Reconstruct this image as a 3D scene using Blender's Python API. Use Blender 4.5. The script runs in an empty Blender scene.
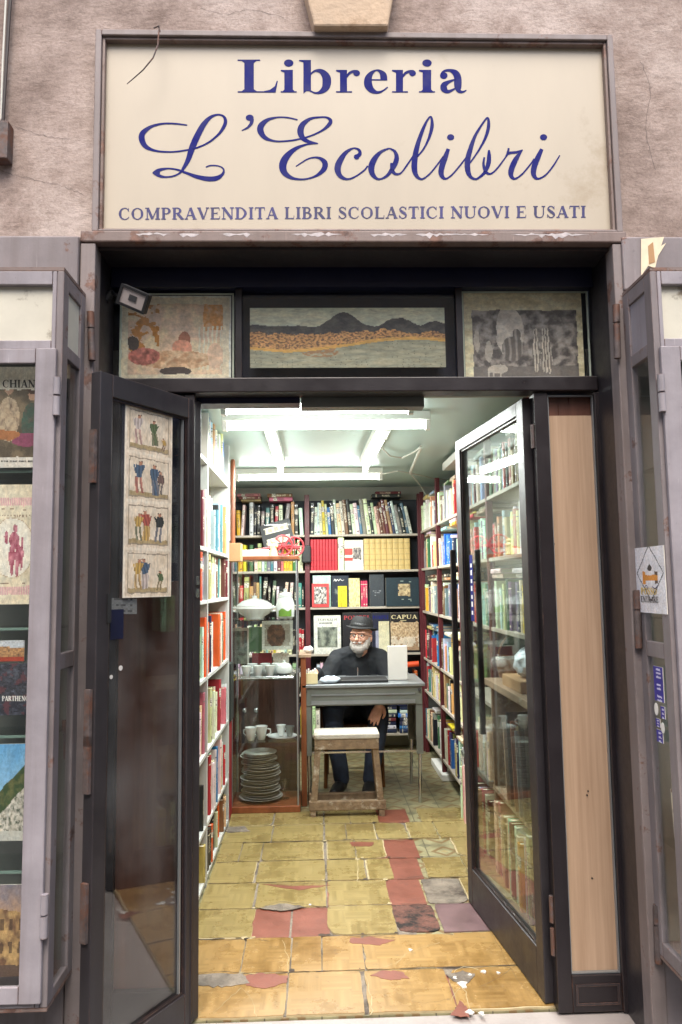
import bpy, math, random
from mathutils import Vector, Matrix, noise
random.seed(7)
C = bpy.context.scene.collection
rad = math.radians
# ------------------------------------------------------------------ camera
CAM = Vector((0, 0, 1.5)); FPX = 739.0
yw, pt, rl = rad(1.9), rad(5.6), rad(-0.8)
Fv = Vector((math.sin(yw)*math.cos(pt), math.cos(yw)*math.cos(pt), math.sin(pt)))
Rv = Vector((math.cos(yw), -math.sin(yw), 0)); Uv = Rv.cross(Fv)
R2 = Rv*math.cos(rl)+Uv*math.sin(rl); U2 = -Rv*math.sin(rl)+Uv*math.cos(rl)
cd = bpy.data.cameras.new('camera'); cam = bpy.data.objects.new('camera', cd); C.objects.link(cam)
cd.sensor_fit = 'VERTICAL'; cd.sensor_height = 36; cd.lens = 36*FPX/1024; cd.clip_start = .05; cd.clip_end = 500
mw = Matrix((R2, U2, -Fv)).transposed().to_4x4(); mw.translation = CAM
cam.matrix_world = mw
bpy.context.scene.camera = cam
# ------------------------------------------------------------------ world, sun, exposure
W = bpy.data.worlds.new('World'); bpy.context.scene.world = W; W.use_nodes = True
wn = W.node_tree.nodes; bgn = wn['Background']; sky = wn.new('ShaderNodeTexSky'); sky.sky_type = 'NISHITA'
sky.sun_disc = False; sky.sun_elevation = rad(58); sky.sun_rotation = rad(190); sky.air_density = 1.0; sky.dust_density = 4
W.node_tree.links.new(sky.outputs[0], bgn.inputs[0]); bgn.inputs[1].default_value = .15
sd = bpy.data.lights.new('sun', 'SUN'); sd.energy = 1.5; sd.angle = rad(35); sd.color = (1, .95, .88)
so = bpy.data.objects.new('sun', sd); C.objects.link(so)
so.rotation_euler = Vector((.17, -1.0, 1.6)).to_track_quat('Z', 'Y').to_euler()
vs = bpy.context.scene.view_settings; vs.view_transform = 'Standard'; vs.look = 'None'; vs.exposure = 1.08; vs.gamma = 1
try: bpy.context.scene.display_settings.display_device = 'sRGB'
except Exception: pass
TUBE_STRENGTH = 9.0; LAMP_WATTS = 11.0
cy = bpy.context.scene.cycles
cy.use_denoising = True; cy.max_bounces = 7; cy.diffuse_bounces = 4; cy.glossy_bounces = 3; cy.transparent_max_bounces = 14
cy.sample_clamp_indirect = 20; cy.caustics_reflective = False; cy.caustics_refractive = False
# ------------------------------------------------------------------ measuring helpers (photo point -> point on a real plane)
def ray(x, y): return Fv + R2*((x-341)/FPX) - U2*((y-512)/FPX)
def atY(x, y, Y): d = ray(x, y); return CAM + d*(Y/d.y)
def atZ(x, y, Z=0): d = ray(x, y); return CAM + d*((Z-1.5)/d.z)
def atX(x, y, X): d = ray(x, y); return CAM + d*(X/d.x)
def atP(x, y, P, n): d = ray(x, y); return CAM + d*((P-CAM).dot(n)/d.dot(n))
def toPix(P):
    d = P-CAM; z = d.dot(Fv)
    return (341+FPX*d.dot(R2)/z, 512-FPX*d.dot(U2)/z, z)
# ------------------------------------------------------------------ materials
def srgb(r, g, b):
    f = lambda c: (c/255/12.92 if c/255 <= .04045 else ((c/255+.055)/1.055)**2.4)
    return (f(r), f(g), f(b))
def newmat(name):
    m = bpy.data.materials.new(name); m.use_nodes = True
    nt = m.node_tree; return m, nt, nt.nodes['Principled BSDF']
def nd(nt, t, **k):
    n = nt.nodes.new(t)
    for a, v in k.items():
        if a.startswith('i_'):
            key = a[2:]; key = int(key) if key.isdigit() else key.replace('_', ' ')
            n.inputs[key].default_value = v
        else: setattr(n, a, v)
    return n
def ramp(nt, src, stops):
    r = nt.nodes.new('ShaderNodeValToRGB'); nt.links.new(src, r.inputs[0])
    e = r.color_ramp.elements
    while len(e) < len(stops): e.new(.5)
    for i, (p, c) in enumerate(stops): e[i].position = p; e[i].color = (*c, 1) if len(c) == 3 else c
    return r
def mat(name, col, rough=.5, metal=0, var=.15, scale=6, col2=None, bump=0, bscale=60, stretch=(1, 1, 1), dirt=0, dirtcol=(.1, .07, .05), coat=0, dscale=3):
    """plain coloured surface broken up with two noises, wear patches and a fine bump"""
    m, nt, p = newmat(name); L = nt.links.new
    tc = nd(nt, 'ShaderNodeTexCoord'); mp = nd(nt, 'ShaderNodeMapping'); mp.inputs['Scale'].default_value = stretch
    L(tc.outputs['Object'], mp.inputs[0])
    n = nd(nt, 'ShaderNodeTexNoise', i_Scale=scale, i_Detail=8.0, i_Roughness=.62); L(mp.outputs[0], n.inputs[0])
    c2 = col2 or tuple(c*(1-var*1.6) for c in col); c1 = tuple(min(1, c*(1+var)) for c in col)
    r = ramp(nt, n.outputs[0], [(.3, c2), (.72, c1)]); out = r.outputs[0]
    if dirt:
        n2 = nd(nt, 'ShaderNodeTexNoise', i_Scale=dscale, i_Detail=10.0, i_Roughness=.7); L(tc.outputs['Object'], n2.inputs[0])
        r2 = ramp(nt, n2.outputs[0], [(.62-dirt*.3, (0, 0, 0)), (.70-dirt*.2, (1, 1, 1))])
        mx = nd(nt, 'ShaderNodeMix', data_type='RGBA'); L(r2.outputs[0], mx.inputs[0]); L(out, mx.inputs[6]); mx.inputs[7].default_value = (*dirtcol, 1)
        out = mx.outputs[2]
    L(out, p.inputs['Base Color']); p.inputs['Metallic'].default_value = metal
    rr = ramp(nt, n.outputs[0], [(.2, (rough*.8,)*3), (.8, (min(1, rough*1.25),)*3)]); L(rr.outputs[0], p.inputs['Roughness'])
    if coat: p.inputs['Coat Weight'].default_value = coat
    if bump:
        n3 = nd(nt, 'ShaderNodeTexNoise', i_Scale=bscale, i_Detail=6.0); L(mp.outputs[0], n3.inputs[0])
        b = nd(nt, 'ShaderNodeBump', i_Strength=bump, i_Distance=.01); L(n3.outputs[0], b.inputs['Height']); L(b.outputs[0], p.inputs['Normal'])
    return m
def glassmat(name, tint=(.93, .97, .95), refl=1.0, rough=.02, dust_haze=.0):
    m = bpy.data.materials.new(name); m.use_nodes = True; nt = m.node_tree; nt.nodes.clear(); L = nt.links.new
    o = nd(nt, 'ShaderNodeOutputMaterial'); t = nd(nt, 'ShaderNodeBsdfTransparent'); t.inputs[0].default_value = (*tint, 1)
    g = nd(nt, 'ShaderNodeBsdfGlossy'); g.inputs['Roughness'].default_value = rough
    fr = nd(nt, 'ShaderNodeLayerWeight', i_Blend=.5); pw = nd(nt, 'ShaderNodeMath', operation='POWER'); pw.inputs[1].default_value = 5.0
    L(fr.outputs['Facing'], pw.inputs[0]); mu = nd(nt, 'ShaderNodeMath', operation='MULTIPLY_ADD', use_clamp=True); mu.inputs[1].default_value = .9*refl; mu.inputs[2].default_value = .04*refl
    L(pw.outputs[0], mu.inputs[0]); mx = nd(nt, 'ShaderNodeMixShader'); L(mu.outputs[0], mx.inputs[0]); L(t.outputs[0], mx.inputs[1]); L(g.outputs[0], mx.inputs[2])
    last = mx.outputs[0]
    if dust_haze:
        tc = nd(nt, 'ShaderNodeTexCoord'); n = nd(nt, 'ShaderNodeTexNoise', i_Scale=3.0, i_Detail=8.0); L(tc.outputs['Object'], n.inputs[0])
        r = ramp(nt, n.outputs[0], [(.4, (0, 0, 0)), (.75, (dust_haze,)*3)])
        d = nd(nt, 'ShaderNodeBsdfDiffuse'); d.inputs[0].default_value = (.6, .6, .58, 1)
        m2 = nd(nt, 'ShaderNodeMixShader'); L(r.outputs[0], m2.inputs[0]); L(last, m2.inputs[1]); L(d.outputs[0], m2.inputs[2]); last = m2.outputs[0]
    L(last, o.inputs[0]); return m
def emis(name, col, s):
    m, nt, p = newmat(name); p.inputs['Base Color'].default_value = (.8, .8, .8, 1)
    p.inputs['Emission Color'].default_value = (*col, 1); p.inputs['Emission Strength'].default_value = s; return m
def woodmat(name, c1, c2, rough=.4, stretch=(14, 14, 1), scale=2.5, bump=.15, dirt=0, dirtcol=(.5, .45, .38)):
    return mat(name, c1, rough, var=.1, scale=scale, col2=c2, bump=bump, bscale=8, stretch=stretch, dirt=dirt, dirtcol=dirtcol, dscale=9)

# plaster with trowel swirls
def plaster():
    m, nt, p = newmat('rough_plaster'); L = nt.links.new
    tc = nd(nt, 'ShaderNodeTexCoord')
    def N(scale, det, rough, mapping=None, dist=0.0, src=None):
        n = nd(nt, 'ShaderNodeTexNoise', i_Scale=scale, i_Detail=det, i_Roughness=rough, i_Distortion=dist)
        if mapping:
            mp = nd(nt, 'ShaderNodeMapping'); mp.inputs['Scale'].default_value = mapping[0]; mp.inputs['Rotation'].default_value = mapping[1]; L(src or tc.outputs['Object'], mp.inputs[0]); L(mp.outputs[0], n.inputs[0])
        else: L(src or tc.outputs['Object'], n.inputs[0])
        return n.outputs[0]
    nw = nd(nt, 'ShaderNodeTexNoise', i_Scale=3.4, i_Detail=1.0); L(tc.outputs['Object'], nw.inputs[0])
    vm = nd(nt, 'ShaderNodeVectorMath', operation='MULTIPLY_ADD'); L(nw.outputs[1], vm.inputs[0]); vm.inputs[1].default_value = (.5, .1, .5); L(tc.outputs['Object'], vm.inputs[2])
    blot = N(1.5, 6.0, .6); stain = N(3.0, 10.0, .72); drag1 = N(34.0, 7.0, .7, ((.6, 1, 1.5), (0, .5, 0))); drag2 = N(30.0, 7.0, .7, ((.6, 1, 1.5), (0, -.7, 0)))
    sw = ramp(nt, N(4.5, 2.0, .5), [(.44, (0, 0, 0)), (.56, (1, 1, 1))]); dm = nd(nt, 'ShaderNodeMix'); L(sw.outputs[0], dm.inputs[0]); L(drag1, dm.inputs[2]); L(drag2, dm.inputs[3]); drag = dm.outputs[0]; grit = N(95.0, 5.0, .7)
    r1 = ramp(nt, blot, [(.3, srgb(134, 118, 110)), (.5, srgb(166, 149, 140)), (.7, srgb(192, 178, 170))])
    def mul(a_, f, stops, amt):
        r = ramp(nt, f, stops); mx = nd(nt, 'ShaderNodeMix', data_type='RGBA', blend_type='MULTIPLY'); mx.inputs[0].default_value = amt; L(a_, mx.inputs[6]); L(r.outputs[0], mx.inputs[7]); return mx.outputs[2]
    c = mul(r1.outputs[0], drag, [(.34, (.66, .64, .62)), (.5, (1, 1, 1)), (.68, (1.22, 1.22, 1.24))], .75)
    c = mul(c, grit, [(.36, (.74, .72, .7)), (.56, (1.04, 1.04, 1.04))], .7)
    c = mul(c, stain, [(.36, (.7, .66, .64)), (.52, (1, 1, 1)), (.7, (1.1, 1.1, 1.12))], .9)
    rs = ramp(nt, N(4.5, 12.0, .8), [(.6, (0, 0, 0)), (.7, (.55, .55, .55))]); m2 = nd(nt, 'ShaderNodeMix', data_type='RGBA'); L(rs.outputs[0], m2.inputs[0]); L(c, m2.inputs[6]); m2.inputs[7].default_value = (*srgb(206, 194, 190), 1)
    L(m2.outputs[2], p.inputs['Base Color']); p.inputs['Roughness'].default_value = .93
    a1 = nd(nt, 'ShaderNodeMath', operation='MULTIPLY_ADD'); L(grit, a1.inputs[0]); a1.inputs[1].default_value = .4; L(drag, a1.inputs[2])
    b = nd(nt, 'ShaderNodeBump', i_Strength=.5, i_Distance=.008); L(a1.outputs[0], b.inputs['Height']); L(b.outputs[0], p.inputs['Normal'])
    return m
# rusted grey paint
def rustpaint(name, base=(150, 143, 145), rustamt=.55, rough=.5):
    """brushed-on paint: tone blotches, dirt streaks, fine scratches, rust patches and chipped worn edges"""
    m, nt, p = newmat(name); L = nt.links.new
    tc = nd(nt, 'ShaderNodeTexCoord'); O = tc.outputs['Object']
    def N(scale, det, rg, sc=None):
        n = nd(nt, 'ShaderNodeTexNoise', i_Scale=scale, i_Detail=det, i_Roughness=rg)
        if sc: mp = nd(nt, 'ShaderNodeMapping'); mp.inputs['Scale'].default_value = sc; L(O, mp.inputs[0]); L(mp.outputs[0], n.inputs[0])
        else: L(O, n.inputs[0])
        return n.outputs[0]
    def mix(f, a_, c_, bt='MIX'):
        q = nd(nt, 'ShaderNodeMix', data_type='RGBA', blend_type=bt)
        if isinstance(f, float): q.inputs[0].default_value = f
        else: L(f, q.inputs[0])
        L(a_, q.inputs[6])
        if isinstance(c_, tuple): q.inputs[7].default_value = (*c_, 1)
        else: L(c_, q.inputs[7])
        return q.outputs[2]
    b0 = srgb(*base)
    c = ramp(nt, N(4.0, 9.0, .65), [(.3, tuple(x*.72 for x in b0)), (.7, tuple(x*1.12 for x in b0))]).outputs[0]
    c = mix(.8, c, ramp(nt, N(1.0, 5.0, .6, (22, 22, 1.1)), [(.36, (.84, .81, .79)), (.55, (1, 1, 1)), (.72, (1.05, 1.05, 1.06))]).outputs[0], 'MULTIPLY')
    c = mix(ramp(nt, N(30.0, 8.0, .8, (1, 1, .5)), [(.63, (0, 0, 0)), (.68, (.5, .5, .5))]).outputs[0], c, tuple(x*.45 for x in b0))
    c = mix(ramp(nt, N(1.0, 3.0, .5, (150, 150, 9)), [(.7, (0, 0, 0)), (.74, (.5, .5, .5))]).outputs[0], c, tuple(min(1, x*1.5) for x in b0))
    n2 = N(8.0, 12.0, .75)
    rc = ramp(nt, N(45.0, 5.0, .6), [(.35, srgb(78, 54, 46)), (.65, srgb(132, 96, 80))]).outputs[0]
    c = mix(ramp(nt, n2, [(.78-rustamt*.22, (0, 0, 0)), (.83-rustamt*.22, (.85, .85, .85))]).outputs[0], c, rc)
    bv = nd(nt, 'ShaderNodeBevel', samples=4); bv.inputs['Radius'].default_value = .007
    ge = nd(nt, 'ShaderNodeNewGeometry'); dt = nd(nt, 'ShaderNodeVectorMath', operation='DOT_PRODUCT'); L(bv.outputs[0], dt.inputs[0]); L(ge.outputs['Normal'], dt.inputs[1])
    e1 = nd(nt, 'ShaderNodeMath', operation='SUBTRACT'); e1.inputs[0].default_value = 1.0; L(dt.outputs['Value'], e1.inputs[1])
    e2 = nd(nt, 'ShaderNodeMath', operation='MULTIPLY_ADD', use_clamp=True); L(e1.outputs[0], e2.inputs[0]); e2.inputs[1].default_value = 2.2; nn = N(14.0, 9.0, .7)
    e3 = nd(nt, 'ShaderNodeMath', operation='MULTIPLY_ADD'); L(nn, e3.inputs[0]); e3.inputs[1].default_value = 2.4; e3.inputs[2].default_value = -1.5+rustamt*.25
    L(e3.outputs[0], e2.inputs[2]); 
    e4 = nd(nt, 'ShaderNodeMath', operation='MULTIPLY', use_clamp=True); L(e2.outputs[0], e4.inputs[0]); g_ = nd(nt, 'ShaderNodeMath', operation='GREATER_THAN'); L(e1.outputs[0], g_.inputs[0]); g_.inputs[1].default_value = .03; L(g_.outputs[0], e4.inputs[1])
    c = mix(e4.outputs[0], c, rc)
    L(c, p.inputs['Base Color']); p.inputs['Metallic'].default_value = .05
    L(ramp(nt, n2, [(.3, (rough*.8,)*3), (.7, (min(1, rough*1.5),)*3)]).outputs[0], p.inputs['Roughness'])
    b = nd(nt, 'ShaderNodeBump', i_Strength=.4, i_Distance=.004); L(n2, b.inputs['Height']); L(b.outputs[0], p.inputs['Normal'])
    return m
# surfaces coloured face by face
def attrmat(name, rough=.6, coat=0, titled=False):
    m, nt, p = newmat(name); L = nt.links.new
    a = nd(nt, 'ShaderNodeAttribute', attribute_name='col'); tc = nd(nt, 'ShaderNodeTexCoord')
    n = nd(nt, 'ShaderNodeTexNoise', i_Scale=18.0, i_Detail=6.0); L(tc.outputs['Object'], n.inputs[0])
    r = ramp(nt, n.outputs[0], [(.3, (.82, .82, .82)), (.7, (1.08, 1.08, 1.08))])
    mx = nd(nt, 'ShaderNodeMix', data_type='RGBA', blend_type='MULTIPLY'); mx.inputs[0].default_value = 1
    L(a.outputs[0], mx.inputs[6]); L(r.outputs[0], mx.inputs[7]); out = mx.outputs[2]
    if titled:
        uv = nd(nt, 'ShaderNodeUVMap', uv_map='UVMap'); sp = nd(nt, 'ShaderNodeSeparateXYZ'); L(uv.outputs[0], sp.inputs[0])
        def math_(op, a_, b_=None, c_=None):
            q = nd(nt, 'ShaderNodeMath', operation=op)
            for i, s in enumerate((a_, b_, c_)):
                if s is None: continue
                if isinstance(s, (int, float)): q.inputs[i].default_value = s
                else: L(s, q.inputs[i])
            return q.outputs[0]
        seed = a.outputs['Alpha']
        # random title extent on the spine
        lo = math_('MULTIPLY_ADD', seed, .25, .2); hi = math_('ADD', lo, math_('MULTIPLY_ADD', math_('FRACT', math_('MULTIPLY', seed, 7.3)), .3, .18))
        inside = math_('MULTIPLY', math_('GREATER_THAN', sp.outputs[1], lo), math_('LESS_THAN', sp.outputs[1], hi))
        uo = math_('MULTIPLY', math_('GREATER_THAN', sp.outputs[0], .24), math_('LESS_THAN', sp.outputs[0], .76))
        cb = nd(nt, 'ShaderNodeCombineXYZ'); L(math_('MULTIPLY', sp.outputs[0], 3.0), cb.inputs[0]); L(math_('MULTIPLY', sp.outputs[1], 55.0), cb.inputs[1]); L(math_('MULTIPLY', seed, 91.0), cb.inputs[2])
        tn = nd(nt, 'ShaderNodeTexNoise', i_Scale=1.0, i_Detail=2.0); L(cb.outputs[0], tn.inputs[0])
        ink = math_('MULTIPLY', math_('MULTIPLY', inside, uo), math_('GREATER_THAN', tn.outputs[0], .5))
        # publisher's block near the foot, bands
        foot = math_('MULTIPLY', math_('MULTIPLY', math_('GREATER_THAN', sp.outputs[1], .06), math_('LESS_THAN', sp.outputs[1], .11)), math_('MULTIPLY', uo, math_('GREATER_THAN', math_('FRACT', math_('MULTIPLY', seed, 3.7)), .5)))
        band = math_('MULTIPLY', math_('LESS_THAN', math_('ABSOLUTE', math_('SUBTRACT', sp.outputs[1], .86)), .012), math_('GREATER_THAN', math_('FRACT', math_('MULTIPLY', seed, 5.1)), .55))
        msk = math_('MINIMUM', math_('ADD', math_('ADD', ink, foot), band), 1)
        lv = math_('MULTIPLY', math_('MULTIPLY', math_('GREATER_THAN', sp.outputs[1], .66), math_('LESS_THAN', sp.outputs[1], .82)), math_('GREATER_THAN', math_('FRACT', math_('MULTIPLY', seed, 11.3)), .62))
        bw = nd(nt, 'ShaderNodeRGBToBW'); L(a.outputs[0], bw.inputs[0])
        ic = ramp(nt, bw.outputs[0], [(.16, (.72, .66, .5)), (.22, (.06, .05, .05))])
        m2 = nd(nt, 'ShaderNodeMix', data_type='RGBA'); L(math_('MULTIPLY', msk, .85), m2.inputs[0]); L(out, m2.inputs[6]); L(ic.outputs[0], m2.inputs[7]); out = m2.outputs[2]
        lc = nd(nt, 'ShaderNodeMix', data_type='RGBA'); L(math_('GREATER_THAN', tn.outputs[0], .53), lc.inputs[0]); lc.inputs[6].default_value = (.72, .68, .58, 1); lc.inputs[7].default_value = (.12, .1, .1, 1)
        m3 = nd(nt, 'ShaderNodeMix', data_type='RGBA'); L(lv, m3.inputs[0]); L(out, m3.inputs[6]); L(lc.outputs[2], m3.inputs[7]); out = m3.outputs[2]
    L(out, p.inputs['Base Color']); p.inputs['Roughness'].default_value = rough; p.inputs['Coat Weight'].default_value = coat
    return m
# patterned cement tiles (0.2 m, diamonds)
def cementtile():
    m, nt, p = newmat('patterned_cement_tiles'); L = nt.links.new
    tc = nd(nt, 'ShaderNodeTexCoord'); mp = nd(nt, 'ShaderNodeMapping'); mp.inputs['Scale'].default_value = (5, 5, 5); L(tc.outputs['Object'], mp.inputs[0])
    sp = nd(nt, 'ShaderNodeSeparateXYZ'); L(mp.outputs[0], sp.inputs[0])
    def M_(op, a_, b_=None):
        q = nd(nt, 'ShaderNodeMath', operation=op)
        for i, s in enumerate((a_, b_)):
            if s is None: continue
            if isinstance(s, (int, float)): q.inputs[i].default_value = s
            else: L(s, q.inputs[i])
        return q.outputs[0]
    fx = M_('ABSOLUTE', M_('SUBTRACT', M_('FRACT', sp.outputs[0]), .5)); fy = M_('ABSOLUTE', M_('SUBTRACT', M_('FRACT', sp.outputs[1]), .5))
    d = M_('ADD', fx, fy); ring = M_('LESS_THAN', M_('ABSOLUTE', M_('SUBTRACT', d, .33)), .07)
    mx_ = M_('MAXIMUM', fx, fy); grout = M_('GREATER_THAN', mx_, .488); core = M_('LESS_THAN', d, .12)
    corner = M_('GREATER_THAN', d, .8)
    n = nd(nt, 'ShaderNodeTexNoise', i_Scale=9.0, i_Detail=8.0); L(tc.outputs['Object'], n.inputs[0])
    base = ramp(nt, n.outputs[0], [(.3, srgb(112, 106, 78)), (.7, srgb(156, 150, 116))]).outputs[0]
    def mixc(f, a_, c_):
        q = nd(nt, 'ShaderNodeMix', data_type='RGBA'); L(f, q.inputs[0]); L(a_, q.inputs[6]); q.inputs[7].default_value = (*c_, 1); return q.outputs[2]
    out = mixc(M_('MULTIPLY', ring, .75), base, srgb(112, 82, 46)); out = mixc(M_('MULTIPLY', core, .6), out, srgb(160, 140, 96))
    out = mixc(M_('MULTIPLY', corner, .6), out, srgb(92, 92, 74)); out = mixc(grout, out, srgb(84, 78, 62))
    L(out, p.inputs['Base Color']); p.inputs['Roughness'].default_value = .38; return m
def vinylmat(name, ca, cb):
    m, nt, p = newmat(name); L = nt.links.new
    tc = nd(nt, 'ShaderNodeTexCoord')
    ck = nd(nt, 'ShaderNodeTexChecker', i_Scale=9.0); L(tc.outputs['Object'], ck.inputs[0])
    outs = []
    for s in ((1.5, 45, 1), (45, 1.5, 1)):
        mp = nd(nt, 'ShaderNodeMapping'); mp.inputs['Scale'].default_value = s; L(tc.outputs['Object'], mp.inputs[0])
        n = nd(nt, 'ShaderNodeTexNoise', i_Scale=1.0, i_Detail=3.0); L(mp.outputs[0], n.inputs[0]); outs.append(n.outputs[0])
    mxf = nd(nt, 'ShaderNodeMix'); L(ck.outputs[1], mxf.inputs[0]); L(outs[0], mxf.inputs[2]); L(outs[1], mxf.inputs[3])
    r = ramp(nt, mxf.outputs[0], [(.3, ca), (.7, cb)])
    n2 = nd(nt, 'ShaderNodeTexNoise', i_Scale=2.6, i_Detail=9.0, i_Roughness=.7); L(tc.outputs['Object'], n2.inputs[0])
    r2 = ramp(nt, n2.outputs[0], [(.3, (.5, .44, .36)), (.5, (1, 1, 1)), (.75, (1.08, 1.1, 1.14))])
    mx = nd(nt, 'ShaderNodeMix', data_type='RGBA', blend_type='MULTIPLY'); mx.inputs[0].default_value = .9; L(r.outputs[0], mx.inputs[6]); L(r2.outputs[0], mx.inputs[7])
    n4 = nd(nt, 'ShaderNodeTexNoise', i_Scale=24.0, i_Detail=6.0, i_Roughness=.8); L(tc.outputs['Object'], n4.inputs[0])
    r4 = ramp(nt, n4.outputs[0], [(.59, (0, 0, 0)), (.68, (.65, .65, .65))])
    mx2 = nd(nt, 'ShaderNodeMix', data_type='RGBA'); L(r4.outputs[0], mx2.inputs[0]); L(mx.outputs[2], mx2.inputs[6]); mx2.inputs[7].default_value = (*srgb(104, 84, 56), 1)
    L(mx2.outputs[2], p.inputs['Base Color'])
    rr = ramp(nt, n2.outputs[0], [(.3, (.16,)*3), (.7, (.42,)*3)]); L(rr.outputs[0], p.inputs['Roughness'])
    b = nd(nt, 'ShaderNodeBump', i_Strength=.25, i_Distance=.004); L(n2.outputs[0], b.inputs['Height']); L(b.outputs[0], p.inputs['Normal'])
    return m

MT = {}
def G(k): return MT[k]
MT['plaster'] = plaster()
MT['stone'] = mat('cream_stone', srgb(196, 172, 146), .8, var=.12, scale=9, bump=.3, dirt=.3, dirtcol=srgb(150, 124, 98))
MT['rust'] = rustpaint('rusted_grey_paint', (136, 126, 124), .95)
MT['rusttrim'] = rustpaint('rusty_brown_trim', (132, 116, 110), 1.15)
MT['casepaint'] = rustpaint('lilac_grey_case_paint', (156, 150, 155), .3, .42)
MT['caseedge'] = rustpaint('worn_case_edge_paint', (134, 126, 127), .85, .5)
MT['door'] = rustpaint('dark_door_metal', (36, 31, 34), -.1, .32)
MT['leafmetal'] = rustpaint('worn_charcoal_metal', (50, 47, 50), .0, .36)
MT['alu'] = mat('brushed_aluminium', (.32, .34, .35), .35, metal=.6, var=.1)
MT['navy'] = mat('navy_panel', srgb(18, 22, 50), .35, var=.2, scale=4)
MT['black'] = mat('matt_black', (.012, .012, .013), .5, var=.2)
MT['dkgrey'] = mat('dark_grey_plastic', (.05, .05, .052), .4)
MT['signcream'] = mat('aged_cream_sign_panel', srgb(186, 175, 156), .38, var=.05, scale=2.6, dirt=.12, dirtcol=srgb(170, 156, 134), dscale=2.0, stretch=(1, 1, .35), bump=.0)
MT['signblue'] = mat('blue_vinyl_letters', srgb(2, 12, 106), .85, var=.08, scale=20)
MT['signbluefaded'] = mat('faded_blue_vinyl_letters', srgb(48, 46, 104), .5, var=.35, scale=6)
MT['panelcream'] = mat('stained_cream_panel', srgb(206, 202, 186), .5, var=.1, scale=4, dirt=.12, dirtcol=srgb(120, 108, 90), dscale=7)
MT['ply'] = woodmat('pale_plywood', srgb(176, 150, 126), srgb(158, 131, 107), .42, (16, 16, .5), scale=3.5, bump=.08, dirt=.0)
MT['redwood'] = woodmat('red_brown_veneer', srgb(104, 70, 58), srgb(80, 54, 46), .3, (12, 12, .8), bump=.05)
MT['brownwood'] = woodmat('orange_brown_wood', srgb(150, 88, 54), srgb(112, 62, 38), .35, (6, 14, 2))
MT['oldwood'] = woodmat('weathered_stool_wood', srgb(150, 128, 102), srgb(112, 92, 72), .75, (9, 9, 9), bump=.5, dirt=.2, dirtcol=srgb(192, 182, 164))
MT['whiteshelf'] = mat('white_laminate', srgb(192, 194, 190), .4, var=.06, scale=5, dirt=.05, dirtcol=srgb(150, 140, 120))
MT['greyshelf'] = mat('greige_shelf_board', srgb(176, 166, 152), .5, var=.12, scale=7)
MT['redpost'] = mat('burgundy_upright_metal', srgb(88, 30, 36), .45, var=.15)
MT['darkback'] = mat('dark_backing_board', srgb(58, 62, 70), .7, var=.2)
MT['ceiling'] = mat('glossy_pale_ceiling', srgb(178, 200, 196), .35, var=.02, scale=2)
MT['intwall'] = mat('cream_interior_wall', srgb(170, 170, 160), .8, var=.06)
MT['cement'] = cementtile(); MT['vinyl'] = vinylmat('khaki_vinyl_parquet', srgb(126, 110, 66), srgb(154, 136, 88)); MT['vinyl2'] = vinylmat('ochre_vinyl_daylight_tint', srgb(136, 106, 58), srgb(163, 131, 80))  # front rows' vinyl is more orange; daylight's warmth is put into its colour
MT['vinylback'] = mat('pale_vinyl_backing', srgb(176, 160, 124), .8, var=.15, scale=20)
MT['terra'] = mat('terracotta_tile', srgb(124, 70, 54), .42, var=.14, scale=9, dirt=.22, dirtcol=srgb(110, 64, 52), bump=.1, dscale=5)
MT['mortar'] = mat('broken_grey_mortar', srgb(126, 116, 104), .9, var=.3, scale=14, dirt=.4, dirtcol=srgb(60, 50, 44), bump=.8, bscale=40)
MT['purple'] = mat('mauve_tile', srgb(108, 84, 86), .4, var=.2, scale=8, dirt=.2, dirtcol=srgb(90, 70, 74))
MT['tilebroken'] = mat('soot_stained_terracotta', srgb(112, 72, 60), .8, var=.2, scale=9, dirt=.6, dirtcol=srgb(34, 28, 26), bump=.9, bscale=30, dscale=9)
MT['marble'] = mat('grey_marble_step', srgb(158, 150, 146), .5, var=.12, scale=4, dirt=.2, dirtcol=srgb(150, 140, 132), bump=.15)
MT['street'] = mat('basalt_street_paving', srgb(92, 90, 88), .7, var=.2, scale=3, bump=.3)
MT['opposite'] = mat('unseen_facade_ochre', srgb(214, 190, 160), .9, var=.1, scale=1)
MT['desk'] = mat('grey_enamelled_steel', srgb(120, 124, 118), .35, metal=.3, var=.1, scale=6)
MT['desktop'] = mat('dark_desk_top', srgb(70, 72, 72), .3, var=.1)
MT['chrome'] = mat('satin_chrome', (.62, .64, .66), .22, metal=.95, var=.04)
MT['porcelain'] = mat('white_porcelain', srgb(226, 230, 228), .12, var=.02, coat=.5)
MT['plate'] = mat('grey_white_plate', srgb(212, 208, 202), .22, var=.04)
MT['clearglass'] = glassmat('clear_glass', (.975, .985, .98), 1.0)
MT['doorglass'] = glassmat('door_glass', (.86, .88, .88), 1.9, .015, dust_haze=.10)  # pale diffuse film puts the hazy reflections into this pane's colour
MT['leafglass'] = glassmat('right_leaf_glass', (.9, .95, .93), 1.7, .012, dust_haze=.06)
MT['shelfglass'] = glassmat('green_edge_glass', (.94, .98, .965), 1.3)
MT['paper'] = mat('paper_pages', srgb(226, 214, 186), .85, var=.08, scale=30, stretch=(1, 1, 1))
MT['white'] = mat('white_card', srgb(232, 230, 224), .6, var=.03)
MT['cable'] = mat('white_cable', srgb(205, 205, 196), .5, var=.05)
MT['darkcable'] = mat('dark_cable', srgb(60, 52, 50), .6)
MT['cream'] = mat('cream_card', srgb(222, 206, 160), .6, var=.06)
MT['bookcover'] = attrmat('book_cloth', .5, .15, titled=True)
MT['print'] = attrmat('printed_paper', .5, .1)
MT['skin'] = mat('skin', srgb(212, 160, 136), .5, var=.06, scale=12)
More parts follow.
